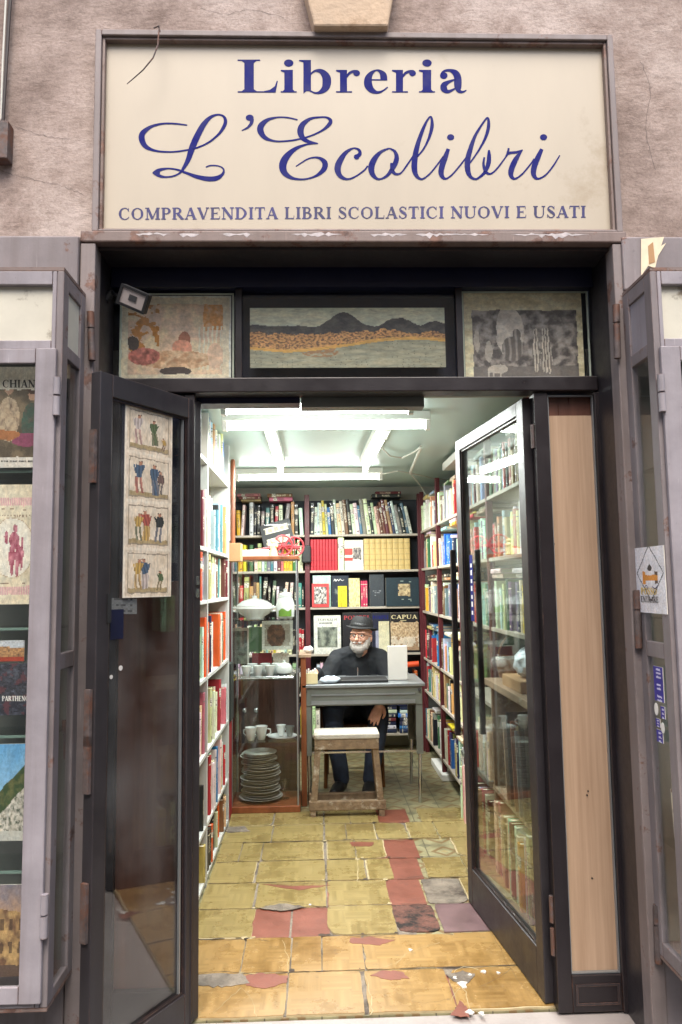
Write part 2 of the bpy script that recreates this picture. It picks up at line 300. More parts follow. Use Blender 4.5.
MT['beard'] = mat('white_beard', srgb(176, 170, 164), .9, var=.1, scale=40, bump=.6, bscale=120)
MT['jacket'] = mat('black_waxed_jacket', (.006, .008, .012), .85, var=.3, scale=12, bump=.35, bscale=30)
MT['jeans'] = mat('dark_jeans', srgb(52, 62, 82), .85, var=.2, scale=20)
MT['hat'] = mat('black_felt_hat', (.01, .01, .011), .75, var=.2)
MT['grey_shirt'] = mat('grey_shirt', srgb(120, 118, 116), .8)
MT['chairwood'] = woodmat('varnished_chair_wood', srgb(128, 82, 44), srgb(86, 52, 28), .35)
MT['redpaint'] = mat('faded_red_paint', srgb(176, 60, 66), .5, var=.12)
MT['steelold'] = mat('old_hinge_steel', srgb(96, 86, 84), .6, metal=.2, var=.3, scale=30, dirt=.5, dirtcol=srgb(104, 72, 58), bump=.2, dscale=14)
MT['tube'] = emis('lit_fluorescent_tube', (.93, 1.0, .95), TUBE_STRENGTH)
MT['lamphouse'] = mat('white_enamel_lamp_housing', srgb(226, 228, 222), .4, var=.03)
MT['card'] = mat('brown_cardboard', srgb(178, 140, 100), .8, var=.08, bump=.1)
MT['plasticbag'] = mat('crumpled_pale_blue_plastic', srgb(206, 218, 230), .3, var=.15, scale=20)
MT['blacklens'] = mat('floodlight_lens', srgb(170, 160, 156), .3, var=.08)
MT['yellow'] = mat('yellow_plastic', srgb(222, 184, 30), .45)
MT['pink'] = mat('faded_pink_paper', srgb(214, 166, 170), .7)

# ------------------------------------------------------------------ mesh builder
class MB:
    def __init__(s): s.v = []; s.f = []; s.m = []; s.c = []; s.uv = []; s.sm = []
    def face(s, idx, mi=0, col=None, uv=None, sm=False):
        s.f.append(idx); s.m.append(mi); s.c.append(col or (1, 1, 1, 1)); s.uv.append(uv); s.sm.append(sm)
    def box(s, a, b, mi=0, col=None, M=None):
        o = len(s.v)
        for z in (a[2], b[2]):
            for (x, y) in ((a[0], a[1]), (b[0], a[1]), (b[0], b[1]), (a[0], b[1])):
                p = Vector((x, y, z)); s.v.append(M @ p if M else p)
        for q in ((0, 3, 2, 1), (4, 5, 6, 7), (0, 1, 5, 4), (1, 2, 6, 5), (2, 3, 7, 6), (3, 0, 4, 7)): s.face([o+i for i in q], mi, col)
        return s
    def prism(s, pts, d, mi=0, col=None):
        """pts: ring of Vectors, extruded along vector d"""
        n = len(pts); o = len(s.v); s.v += [Vector(p) for p in pts]+[Vector(p)+d for p in pts]
        s.face([o+i for i in range(n)][::-1], mi, col); s.face([o+n+i for i in range(n)], mi, col)
        for i in range(n): j = (i+1) % n; s.face([o+i, o+j, o+n+j, o+n+i], mi, col)
        return s
    def tube(s, path, r, mi=0, seg=8, col=None, cap=True):
        path = [Vector(p) for p in path]; n = len(path); o = len(s.v)
        rs = r if isinstance(r, (list, tuple)) else [r]*n
        t0 = (path[1]-path[0]).normalized(); a = t0.orthogonal().normalized()
        for i, p in enumerate(path):
            t = (path[min(i+1, n-1)]-path[max(i-1, 0)]).normalized(); a = (a-t*a.dot(t)).normalized(); b = t.cross(a)
            for k in range(seg): q = 2*math.pi*k/seg; s.v.append(p+(a*math.cos(q)+b*math.sin(q))*rs[i])
        for i in range(n-1):
            for k in range(seg):
                k2 = (k+1) % seg; s.face([o+i*seg+k, o+i*seg+k2, o+(i+1)*seg+k2, o+(i+1)*seg+k], mi, col, sm=True)
        if cap: s.face([o+k for k in range(seg)][::-1], mi, col); s.face([o+(n-1)*seg+k for k in range(seg)], mi, col)
        return s
    def lathe(s, prof, c, mi=0, seg=20, col=None, sc=(1, 1)):
        o = len(s.v); n = len(prof)
        for (r, z) in prof:
            for k in range(seg): q = 2*math.pi*k/seg; s.v.append(Vector((c[0]+max(r, .0004)*math.cos(q)*sc[0], c[1]+max(r, .0004)*math.sin(q)*sc[1], c[2]+z)))
        for i in range(n-1):
            for k in range(seg): k2 = (k+1) % seg; s.face([o+i*seg+k, o+i*seg+k2, o+(i+1)*seg+k2, o+(i+1)*seg+k], mi, col, sm=True)
        s.face([o+k for k in range(seg)][::-1], mi, col); s.face([o+(n-1)*seg+k for k in range(seg)], mi, col)
        return s
    def ball(s, c, r, mi=0, seg=14, rings=9, sc=(1, 1, 1), R=None):
        o = len(s.v)
        for i in range(rings+1):
            th = math.pi*i/rings
            for k in range(seg):
                q = 2*math.pi*k/seg; rr = max(math.sin(th), .01)
                p = Vector((rr*math.cos(q)*sc[0]*r, rr*math.sin(q)*sc[1]*r, math.cos(th)*sc[2]*r))
                if R: p = R @ p
                s.v.append(p+Vector(c))
        for i in range(rings):
            for k in range(seg): k2 = (k+1) % seg; s.face([o+(i+1)*seg+k, o+(i+1)*seg+k2, o+i*seg+k2, o+i*seg+k], mi, sm=True)
        s.face([o+k for k in range(seg)], mi); s.face([o+rings*seg+k for k in range(seg)][::-1], mi)
        return s
    def quadgrid(s, P0, du, dv, nx, ny, fn, mi=0):
        """flat sheet of nx by ny coloured cells; fn(u,v)->rgb, v up"""
        o = len(s.v)
        for j in range(ny+1):
            for i in range(nx+1): s.v.append(P0+du*(i/nx)+dv*(j/ny))
        for j in range(ny):
            for i in range(nx):
                c = fn((i+.5)/nx, (j+.5)/ny); a = o+j*(nx+1)+i
                s.face([a, a+1, a+nx+2, a+nx+1], mi, (*c[:3], 1))
        return s
    def xf(s, M): s.v = [M @ v for v in s.v]; return s
    def add(s, o2, M=None):
        o = len(s.v); s.v += [(M @ v if M else v) for v in o2.v]
        for f, m_, c, u, sm in zip(o2.f, o2.m, o2.c, o2.uv, o2.sm): s.f.append([i+o for i in f]); s.m.append(m_); s.c.append(c); s.uv.append(u); s.sm.append(sm)
        return s
    def build(s, name, mats, parent=None, bevel=0, label=None, origin=None, attr=False, local=False, smooth=False):
        me = bpy.data.meshes.new(name)
        if parent is not None and not local: off = world_loc(parent)
        elif parent is not None: off = Vector((0, 0, 0))
        else:
            if origin is None:
                mn = [min(v[i] for v in s.v) for i in range(3)]; mxx = [max(v[i] for v in s.v) for i in range(3)]
                origin = Vector(((mn[0]+mxx[0])/2, (mn[1]+mxx[1])/2, mn[2]))
            off = Vector(origin)
        me.from_pydata([tuple(v-off) for v in s.v], [], s.f)
        if not isinstance(mats, (list, tuple)): mats = [mats]
        for m_ in mats: me.materials.append(MT[m_] if isinstance(m_, str) else m_)
        me.polygons.foreach_set('material_index', s.m); me.polygons.foreach_set('use_smooth', [bool(x or smooth) for x in s.sm])
        if attr or any(c[:3] != (1, 1, 1) for c in s.c):
            ca = me.color_attributes.new('col', 'FLOAT_COLOR', 'CORNER'); dat = []
            for f, c in zip(s.f, s.c): dat += list(c if len(c) == 4 else (*c, 1))*len(f)
            ca.data.foreach_set('color', dat)
        if any(u is not None for u in s.uv):
            uvl = me.uv_layers.new(name='UVMap'); dat = []
            for f, u in zip(s.f, s.uv):
                for i in range(len(f)): dat += list(u[i]) if u else [-1, -1]
            uvl.data.foreach_set('uv', dat)
        if any(s.sm): me.set_sharp_from_angle(angle=rad(38))
        me.update(); ob = bpy.data.objects.new(name, me); C.objects.link(ob)
        if parent is None: ob.location = off
        else: ob.parent = parent
        if bevel:
            bv = ob.modifiers.new('bevel', 'BEVEL'); bv.width = bevel; bv.segments = 2; bv.limit_method = 'ANGLE'; bv.angle_limit = rad(40)
        if label: ob['label'] = label
        return ob
def world_loc(o):
    l = Vector(o.location)
    while o.parent: o = o.parent; l += Vector(o.location)
    return l
def tag(o, label=None, cat=None, group=None, kind=None):
    if label: o['label'] = label
    if cat: o['category'] = cat
    if group: o['group'] = group
    if kind: o['kind'] = kind
    return o
def thing(name, label, cat, loc=(0, 0, 0), rz=0, group=None):
    o = bpy.data.objects.new(name, None); C.objects.link(o); o.location = loc; o.rotation_euler = (0, 0, rz); o.empty_display_size = .05
    return tag(o, label, cat, group)
def struct(name, mb, m, **k): return tag(mb.build(name, m, origin=(0, 0, 0), **k), kind='structure')
B = lambda a, b: MB().box(a, b)
def frame_boxes(x0, x1, z0, z1, t, y0, y1, tb=None, tt=None):
    """rectangular frame in the xz plane; pieces butt end to end"""
    tb = t if tb is None else tb; tt = t if tt is None else tt; m = MB()
    m.box((x0, y0, z0), (x0+t, y1, z1)); m.box((x1-t, y0, z0), (x1, y1, z1))
    m.box((x0+t, y0, z0), (x1-t, y1, z0+tb)); m.box((x0+t, y0, z1-tt), (x1-t, y1, z1)); return m

# ------------------------------------------------------------------ lettering: strokes with changing width, laid in a plane
def catmull(P, n=7):
    out = []
    for i in range(len(P)-1):
        p0 = P[max(i-1, 0)]; p1 = P[i]; p2 = P[i+1]; p3 = P[min(i+2, len(P)-1)]
        for k in range(n):
            t = k/n; out.append(tuple(.5*((2*b)+(-a+c)*t+(2*a-5*b+4*c-d)*t*t+(-a+3*b-3*c+d)*t**3) for a, b, c, d in zip(p0, p1, p2, p3)))
    out.append(P[-1]); return out
def stroke2d(P, smooth=True, n=7):
    """-> list of quads (each 4 2-D points)"""
    Q = catmull(P, n) if smooth else P; L_, R_ = [], []
    for i, q in enumerate(Q):
        a = Q[max(i-1, 0)]; b = Q[min(i+1, len(Q)-1)]; dx, dy = b[0]-a[0], b[1]-a[1]; l = math.hypot(dx, dy) or 1
        nx, ny = -dy/l*q[2]/2, dx/l*q[2]/2; L_.append((q[0]+nx, q[1]+ny)); R_.append((q[0]-nx, q[1]-ny))
    return [[L_[i], L_[i+1], R_[i+1], R_[i]] for i in range(len(Q)-1)]
def disc2d(x, y, rx, ry=None, n=16): ry = ry or rx; return [[(x+rx*math.cos(2*math.pi*k/n), y+ry*math.sin(2*math.pi*k/n)) for k in range(n)]]
def poly2d(*p): return [list(p)]
def flat(quads, fn, m=None, dz=0.0):
    """fn maps 2-D to a 3-D point; every piece is nudged so that none share a plane"""
    m = m or MB()
    for k, q in enumerate(quads):
        o = len(m.v); m.v += [fn(x, y, (k % 9)*.00004) for x, y in q]; m.face([o+i for i in range(len(q))])
    return m
# capital letters on a unit body: width, strokes. T thick, H hair
T_, H_ = .20, .085
def ser(x, y, w=.3): return [(x-w/2, y, H_), (x+w/2, y, H_)]
CAPS = {
 'L': (.66, [[(.16, 0, T_), (.16, 1, T_)], ser(.16, .97), [(.02, .03, H_), (.62, .03, H_)], [(.6, .03, .05), (.62, .28, .05)]], []),
 'I': (.34, [[(.17, 0, T_), (.17, 1, T_)], ser(.17, .03), ser(.17, .97)], []),
 'E': (.68, [[(.16, 0, T_), (.16, 1, T_)], [(.02, .03, H_), (.62, .03, H_)], [(.02, .97, H_), (.6, .97, H_)], [(.16, .51, H_), (.46, .51, H_)], [(.62, .03, .05), (.64, .27, .05)], [(.59, .97, .05), (.6, .75, .05)], [(.46, .4, .05), (.46, .62, .05)]], []),
 'T': (.68, [[(.34, 0, T_), (.34, 1, T_)], ser(.34, .03), [(.03, .97, H_), (.65, .97, H_)], [(.04, .98, .05), (.03, .75, .05)], [(.64, .98, .05), (.65, .75, .05)]], []),
 'N': (.82, [[(.14, 0, H_), (.14, 1, H_)], [(.12, 1, T_), (.68, 0, T_)], [(.68, 0, H_), (.68, 1, H_)], ser(.14, .03, .26), ser(.68, .97, .26), ser(.08, .97, .16)], []),
 'M': (.98, [[(.14, 0, H_), (.14, 1, H_)], [(.17, 1, T_), (.48, .04, T_)], [(.48, .04, H_), (.8, 1, H_)], [(.82, 0, T_), (.82, 1, T_)], ser(.14, .03, .24), ser(.82, .03), ser(.1, .97, .2), ser(.86, .97, .2)], []),
 'V': (.76, [[(.1, 1, T_), (.4, 0, T_)], [(.4, 0, H_), (.66, 1, H_)], ser(.1, .97, .24), ser(.66, .97, .22)], []),
 'A': (.76, [[(.1, 0, H_), (.37, 1, H_)], [(.37, 1, T_), (.65, 0, T_)], [(.2, .33, H_), (.54, .33, H_)], ser(.1, .03, .22), ser(.65, .03, .26)], []),
 'U': (.8, [[(.14, 1, T_), (.14, .3, T_)], [(.66, 1, H_), (.66, .3, H_)], ser(.14, .97), ser(.66, .97, .24)], [[(.14, .34, T_), (.2, .1, .13), (.4, .02, .08), (.6, .12, .07), (.66, .34, H_)]]),
 'H': (.84, [[(.15, 0, T_), (.15, 1, T_)], [(.69, 0, T_), (.69, 1, T_)], [(.15, .5, H_), (.69, .5, H_)], ser(.15, .03), ser(.15, .97), ser(.69, .03), ser(.69, .97)], []),
 'P': (.64, [[(.16, 0, T_), (.16, 1, T_)], ser(.16, .03), ser(.12, .97, .2)], [[(.16, .97, H_), (.42, .95, .1), (.54, .73, T_), (.42, .51, .1), (.16, .49, H_)]]),
 'R': (.76, [[(.16, 0, T_), (.16, 1, T_)], [(.36, .5, T_), (.66, .03, T_)], ser(.16, .03), ser(.68, .03, .2), ser(.12, .97, .2)], [[(.16, .97, H_), (.42, .95, .1), (.53, .74, T_), (.42, .54, .1), (.16, .51, H_)]]),
 'B': (.68, [[(.16, 0, T_), (.16, 1, T_)], ser(.1, .03, .2), ser(.1, .97, .2)], [[(.16, .97, H_), (.4, .95, .1), (.5, .75, .15), (.4, .56, .08), (.16, .53, H_)], [(.16, .53, H_), (.42, .5, .1), (.56, .28, T_), (.42, .05, .1), (.16, .03, H_)]]),
 'D': (.8, [[(.16, 0, T_), (.16, 1, T_)], ser(.1, .03, .2), ser(.1, .97, .2)], [[(.16, .97, H_), (.45, .93, .09), (.68, .5, T_), (.45, .07, .09), (.16, .03, H_)]]),
 'O': (.84, [], [[(.4, .98, .07), (.17, .82, .12), (.1, .5, T_), (.17, .18, .12), (.4, .02, .07), (.64, .18, .12), (.71, .5, T_), (.64, .82, .12), (.4, .98, .07)]]),
 'C': (.76, [[(.66, .98, .05), (.66, .7, .05)]], [[(.66, .74, .07), (.55, .93, .07), (.4, .98, .07), (.18, .84, .13), (.1, .5, T_), (.18, .16, .13), (.4, .02, .07), (.58, .08, .06), (.69, .24, .05)]]),
 'G': (.82, [[(.64, .03, .14), (.64, .4, .14)], ser(.64, .42, .26), [(.66, .98, .05), (.66, .7, .05)]], [[(.66, .74, .07), (.55, .93, .07), (.4, .98, .07), (.18, .84, .13), (.1, .5, T_), (.18, .16, .13), (.4, .02, .07), (.58, .06, .06), (.66, .14, .06)]]),
 'S': (.58, [[(.49, .98, .05), (.49, .72, .05)], [(.06, .02, .05), (.06, .3, .05)]], [[(.49, .76, .06), (.38, .95, .07), (.22, .97, .08), (.1, .8, .12), (.2, .6, T_), (.4, .42, T_), (.5, .22, .12), (.38, .04, .08), (.2, .03, .07), (.07, .24, .06)]]),
 ' ': (.3, [], []), "'": (.2, [[(.1, 1, .1), (.07, .75, .04)]], []), '1': (.4, [[(.2, 0, .13), (.2, 1, .13)]], [])}
def text2d(s, x, y, h, squeeze=1.0, gap=.07, total=None):
    if total:
        wsum = sum(CAPS[c][0]+gap for c in s)*h; squeeze = total/wsum
    out = []
    for ch in s:
        w, st, cu = CAPS[ch]
        for k, P in enumerate(st): out += stroke2d([(x+a*h*squeeze, y+b*h, t*h*(squeeze*.5+.5)) for a, b, t in P], False)
        for P in cu: out += stroke2d([(x+a*h*squeeze, y+b*h, t*h*(squeeze*.5+.5)) for a, b, t in P], True, 4)
        x += (w+gap)*h*squeeze
    return out

# ================================================================== SETTING
FY, DY = 2.55, 2.73
struct('street', B((-40, -60, -.2), (40, 2.5, -.13)), 'street')
struct('doorstep', B((-.8, 2.40, -.13), (1.1, 2.735, -.004)), 'marble', bevel=.006)
op = MB(); op.box((-14, -7.2, -.13), (14, -7, 7.5))  # unseen facade across the street, added for glass reflections and light from above
struct('unseen_street_facade', op, 'opposite')
struct('floor', B((-.86, 2.737, -.1), (1.3, 7.1, 0)), 'cement')
struct('ceiling', B((-.9, 2.93, 2.43), (1.35, 7.1, 2.55)), 'ceiling')
struct('wall_left', B((-.95, 2.93, 0), (-.86, 7.1, 2.43)), 'intwall')
struct('wall_right', B((1.3, 2.93, 0), (1.4, 7.1, 2.43)), 'intwall')
struct('wall_back', B((-.86, 7.05, 0), (1.3, 7.1, 2.43)), 'intwall')

# worn floor: terracotta, mortar and vinyl sheets laid over the cement tiles (all real layers a few mm thick)
def ragged(x0, y0, x1, y1, rnd, jit, step=.03, corner=.0):
    """closed outline of a rectangle with a torn edge; rnd picks the damaged corners"""
    cs = [(x0, y0), (x1, y0), (x1, y1), (x0, y1)]; pts = []
    for k in range(4):
        a, b = cs[k], cs[(k+1) % 4]; L_ = math.hypot(b[0]-a[0], b[1]-a[1]); n = max(2, int(L_/step))
        for i in range(n):
            t = i/n; px, py = a[0]+(b[0]-a[0])*t, a[1]+(b[1]-a[1])*t
            j = jit*(noise.noise(Vector((px*14, py*14, rnd)))+.4*noise.noise(Vector((px*60, py*60, rnd+5))))
            cut = 0
            for ci, (cx_, cy_) in enumerate(cs):
                d = math.hypot(px-cx_, py-cy_); cr = corner*2.4*max(0, noise.noise(Vector((ci*3.1, rnd*2.7, 1.3)))-.1)
                if d < cr: cut = max(cut, (cr-d)*.45)
            cxm, cym = (x0+x1)/2, (y0+y1)/2; dx, dy = cxm-px, cym-py; l = math.hypot(dx, dy)
            px += dx/l*(j*.8+cut+jit*.15); py += dy/l*(j*.8+cut+jit*.15); pts.append((px, py))
    return pts
def slab(m, pts, z0, z1, mi=0):
    cx_ = sum(p[0] for p in pts)/len(pts); cy_ = sum(p[1] for p in pts)/len(pts); o = len(m.v); n = len(pts)
    m.v += [Vector((x, y, z0)) for x, y in pts]+[Vector((x, y, z1)) for x, y in pts]+[Vector((cx_, cy_, z1))]
    for i in range(n): j = (i+1) % n; m.face([o+i, o+j, o+n+j, o+n+i], mi); m.face([o+n+i, o+n+j, o+2*n], mi)
rows = [2.74, 3.03, 3.32, 3.61, 3.91, 4.2, 4.5, 4.8, 5.08]
R_ = lambda k: (rows[k], rows[k+1])
RV = random.Random(5)
MT['mortar_dark'] = mat('dark_floor_gap', srgb(70, 58, 48), .9, var=.3, scale=20)
vin = [  # row, x0, x1, torn-ness, corner damage
 (0, -.56, -.13, .006, .02), (0, -.125, .15, .004, .015), (0, .165, .475, .005, .02), (0, .479, 1.1, .006, .12),
 (1, -.56, -.32, .005, .03), (1, -.315, -.125, .004, .012), (1, -.12, .0, .003, .01), (1, .004, .17, .004, .015), (1, .176, .62, .014, .12), (1, .56, 1.1, .006, .05),
 (2, -.57, -.30, .009, .04), (2, .03, .33, .008, .09), (2, .73, 1.1, .006, .05),
 (3, -.57, -.32, .005, .06), (3, -.31, .025, .005, .03), (3, .035, .33, .008, .13), (3, .70, 1.1, .006, .03),
 (4, -.57, -.34, .005, .05), (4, -.33, .025, .005, .03), (4, .035, .235, .005, .02), (4, .24, .375, .008, .05), (4, .55, .76, .01, .08), (4, .765, 1.1, .006, .03),
 (5, -.57, -.45, .005, .02), (5, -.445, -.33, .005, .02), (5, -.325, .02, .005, .03), (5, .035, .195, .006, .03), (5, .2, .37, .01, .07), (5, .76, 1.1, .008, .06),
 (6, -.58, -.29, .006, .04), (6, -.285, .02, .006, .04), (6, .03, .155, .005, .02), (6, .16, .335, .005, .02), (6, .34, .52, .012, .05), (6, .53, .70, .012, .04), (6, .71, 1.1, .008, .03),
 (7, -.58, -.3, .006, .04), (7, -.29, .02, .006, .04), (7, .03, .19, .006, .03), (7, .195, .37, .012, .06), (7, .64, 1.1, .008, .04)]
ter = MB()
for r, x0, x1 in ((2, -.31, -.135), (2, -.13, .04), (3, .27, .50), (4, .3, .53), (5, .3, .55), (7, .34, .57), (0, .44, .50), (3, .03, .26)):
    y0, y1 = R_(r); slab(ter, ragged(x0+.002, y0+.002, x1-.002, y1-.002, r+x0, .002, corner=.008), .0, .0035)
struct('terracotta_tiles', ter, 'terra')
mo = MB(); y0, y1 = R_(3); slab(mo, ragged(.505, y0, .70, y1, 9, .02, corner=.05), 0, .0045)
y0 = R_(0)[1]; slab(mo, ragged(-.56, y0-.07, -.14, y0+.02, 3, .015, step=.015), 0, .0043); slab(mo, ragged(.44, y0-.05, .66, y0+.05, 5, .03, step=.015, corner=.05), 0, .0047)
slab(mo, [(-.57, 2.745), (.36, 2.745), (.56, 5.05), (-.57, 5.05)], 0, .002)
struct('broken_mortar', mo, 'mortar')
pm = MB(); y0, y1 = R_(2); slab(pm, ragged(.53, y0+.01, .74, y1, 12, .006, corner=.04), 0, .0046); struct('mauve_tile', pm, 'purple')
bt = MB(); slab(bt, ragged(.33, y0+.02, .52, y1, 15, .012, corner=.05), 0, .005); struct('stained_tile', bt, 'tilebroken')
vb, vt, vt2 = MB(), MB(), MB()
for k, (r, x0, x1, j, cn) in enumerate(vin):
    y0, y1 = R_(r); y1 -= .004+.006*abs(math.sin(k*3.7))
    P = ragged(x0, y0, x1, y1, k*1.7+.3, j, corner=cn, step=.02); slab(vb, P, 0, .0065+.00005*(k % 7))
    e = [.0006]*4
    if RV.random() < .38: e[RV.randrange(4)] = RV.uniform(.004, .009)
    if RV.random() < .15: e[RV.randrange(4)] = RV.uniform(.003, .006)
    Q = ragged(x0+e[0], y0+e[1], x1-e[2], y1-e[3], k*1.7+.3, j*1.05, corner=cn*1.03, step=.02)
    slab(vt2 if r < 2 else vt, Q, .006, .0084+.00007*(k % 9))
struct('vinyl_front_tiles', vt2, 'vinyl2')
ck, cw = MB(), MB()
def crack(m, pts, w, z):
    P = catmull([(*atZ(x, y, 0)[:2], w*.55*(.5+.8*abs(math.sin(i*2.3)))) for i, (x, y) in enumerate(pts)], 6); P = [(x+.009*noise.noise(Vector((x*45, y*45, 1))), y+.009*noise.noise(Vector((x*45, y*45, 7))), ww*(.6+.8*abs(noise.noise(Vector((x*70, y*70, 3)))))) for x, y, ww in P]
    flat(stroke2d(P, False), lambda x, y, d=0: Vector((x, y, z+d)), m)
for pts, w in (([(374, 972), (386, 969), (397, 965), (406, 957), (424, 949), (440, 945)], .005), ([(212, 1017), (226, 1004), (241, 990)], .004), ([(241, 990), (252, 1003), (256, 1020)], .004), ([(365, 975), (371, 1000), (372, 1018)], .006), ([(455, 975), (463, 969), (478, 972)], .006), ([(283, 942), (288, 960), (288, 976)], .004), ([(357, 856), (358, 870), (359, 884), (380, 883), (388, 878)], .008), ([(328, 842), (350, 843), (380, 841), (405, 842)], .006), ([(450, 1004), (462, 990), (470, 1010)], .005), ([(500, 975), (520, 973), (545, 974)], .002)): crack(cw, pts, w, .0094)
for pts, w in (([(194, 941), (220, 943), (250, 941), (270, 944)], .004), ([(262, 909), (280, 904), (300, 906), (330, 910)], .008), ([(262, 885), (295, 886), (328, 884)], .006), ([(195, 976), (225, 974), (260, 977), (290, 975)], .006), ([(270, 862), (290, 859), (310, 861)], .005), ([(470, 975), (490, 968), (510, 972), (480, 990)], .003), ([(240, 862), (258, 863), (270, 859)], .003), ([(327, 937), (350, 938), (395, 940)], .006), ([(405, 880), (420, 878), (434, 879)], .006), ([(540, 1000), (520, 985), (500, 950), (485, 925)], .0016), ([(400, 1000), (425, 1006), (450, 1001)], .0014), ([(300, 950), (320, 956), (345, 952)], .0012)): crack(ck, pts, w, .0090)
RC = random.Random(21)
for r in range(1, 9):   # grimy open joints between the rows, broken up
    x = -.56
    while x < .72:
        l = RC.uniform(.06, .24); y = rows[r]-.002
        if RC.random() < .8:
            n = max(3, int(l/.02)); P = [(x+l*i/n, y+.006*noise.noise(Vector(((x+l*i/n)*22, r*3.1, 0)))+.003*noise.noise(Vector(((x+l*i/n)*90, r, 4))), (.0015+.008*max(0, noise.noise(Vector(((x+l*i/n)*11, r*1.7, 9)))+.15))) for i in range(n+1)]
            flat(stroke2d(P, False), lambda a, b, d=0: Vector((a, b, .0091+d)), ck)
        x += l+RC.uniform(0, .05)
for k, (r, x0, x1, j, cn) in enumerate(vin):
    y0, y1 = R_(r)
    for q in range(3):
        cx_, cy_ = RC.choice((x0, x1))+RC.uniform(-.012, .012), RC.choice((y0, y1))+RC.uniform(-.01, .01)
        if RC.random() < .6 and -.55 < cx_ < .75:
            s_ = RC.uniform(.006, .022); ck_ = ck if RC.random() < .7 else cw; o = len(ck_.v); nn = 7
            ck_.v += [Vector((cx_+s_*RC.uniform(.4, 1)*math.cos(i*.9), cy_+s_*RC.uniform(.3, .9)*math.sin(i*.9), .0092+.00002*(k % 9))) for i in range(nn)]; ck_.face([o+i for i in range(nn)])
pt_, pg_ = MB(), MB()
for m_, pts in ((pg_, [(193, 975), (218, 973), (243, 974), (250, 983), (222, 987), (193, 985)]), (pt_, [(242, 976), (262, 973), (289, 975), (287, 983), (262, 988), (245, 985)]), (pt_, [(371, 975), (384, 970), (402, 972), (409, 978), (390, 980)]),
               (pt_, [(451, 1015), (459, 1001), (467, 1006), (470, 1017)]), (pt_, [(350, 938), (372, 937), (396, 940), (380, 945), (352, 943)]), (pg_, [(446, 974), (463, 971), (476, 974), (468, 983), (452, 981)]), (pt_, [(262, 884), (296, 886), (330, 885), (298, 890)]),
               (pg_, [(258, 908), (283, 903), (306, 907), (280, 911)]), (pt_, [(350, 842), (374, 842), (372, 846), (352, 846)]), (pg_, [(223, 828), (244, 826), (250, 831), (228, 833)])):
    ws = [atZ(x, y, .01) for x, y in pts]; out = []
    for i in range(len(ws)):
        a, b = ws[i], ws[(i+1) % len(ws)]
        for k in range(6): q = a+(b-a)*(k/6); out.append((q.x+.01*noise.noise(Vector((q.x*60, q.y*60, 2))), q.y+.012*noise.noise(Vector((q.x*60, q.y*60, 8)))))
    slab(m_, out, .0088, .0099 if m_ is pt_ else .0104)
struct('exposed_terracotta', pt_, 'terra'); struct('exposed_mortar', pg_, 'mortar')
struct('floor_crack_edges', cw, 'vinylback'); struct('floor_cracks', ck, 'mortar_dark')
struct('vinyl_backing', vb, 'vinylback'); struct('vinyl_tiles', vt, 'vinyl')
ch = MB()   # flakes of plaster lying on the vinyl
for px, py, s in ((463, 985, .028), (455, 978, .012), (470, 975, .01), (484, 972, .015), (498, 973, .01), (310, 905, .01), (470, 1012, .02), (482, 1014, .015), (410, 950, .012)):
    p = atZ(px, py, .01); slab(ch, [(p.x+s*math.cos(a+px)*(.6+.4*math.sin(a*3)), p.y+s*math.sin(a+px)*.8) for a in [i*.9 for i in range(7)]], .0086, .0125)
tag(ch.build('plaster_crumbs', 'plate'), 'white plaster crumbs scattered on the ochre floor by the glass door', 'rubble', kind='stuff')

# ------------------------------------------------------------------ facade
fw = MB()
fw.box((-5, 2.55, -.13), (-.81, 2.95, 7)); fw.box((1.12, 2.55, -.13), (6, 2.95, 7)); fw.box((-.81, 2.55, 2.76), (1.12, 2.95, 7))
root = thing('facade_wall', 'rough taupe trowelled plaster wall around the shop entrance', 'wall', (0, 2.55, -.13))
fw.build('plaster_wall', 'plaster', root)
hc = MB()
for pts in ([(8, 124), (25, 130), (45, 136), (70, 139)], [(0, 170), (18, 176), (40, 181), (62, 186), (84, 195)], [(640, 60), (650, 90), (646, 130), (655, 170)], [(200, 8), (225, 14), (250, 10), (285, 18)]):
    P = catmull([(x, y, .42) for x, y in pts], 8); P = [(x+1.6*noise.noise(Vector((x*.3, y*.3, 1))), y+1.6*noise.noise(Vector((x*.3, y*.3, 6))), w_*(.4+abs(noise.noise(Vector((x*.5, y, 2)))))) for x, y, w_ in P]
    flat(stroke2d(P, False), lambda x, y, d=0: atY(x, y, 2.5488-d), hc)
hc.build('hairline_cracks', 'darkcable', root)
ks = MB(); a = [atY(x, y, 2.47) for x, y in ((300, -30), (314, 26), (388, 26), (398, -30))]; ks.prism(a, Vector((0, .08, 0)))
tag(ks.build('keystone', 'stone', bevel=.008), 'cream carved keystone block above the middle of the sign', 'keystone')
# cable and small box on the wall at far left
cb_ = thing('wall_cable', 'dark cable running down the plaster into a small grey box', 'cable', (-1.05, 2.53, 3.2))
MB().tube([atY(12, -20, 2.53), atY(9, 20, 2.53), atY(6, 70, 2.53), atY(3, 120, 2.53), atY(2, 125, 2.53)], .006).build('cable', 'darkcable', cb_)
MB().tube([atY(7, -20, 2.535), atY(3, 60, 2.535), atY(1, 120, 2.535)], .004).build('cable', 'cable', cb_)
q0, q1 = atY(-14, 120, 2.5), atY(7, 158, 2.5); MB().box((q0.x, 2.5, q1.z), (q1.x, 2.55, q0.z)).build('junction_box', 'steelold', cb_, bevel=.004)

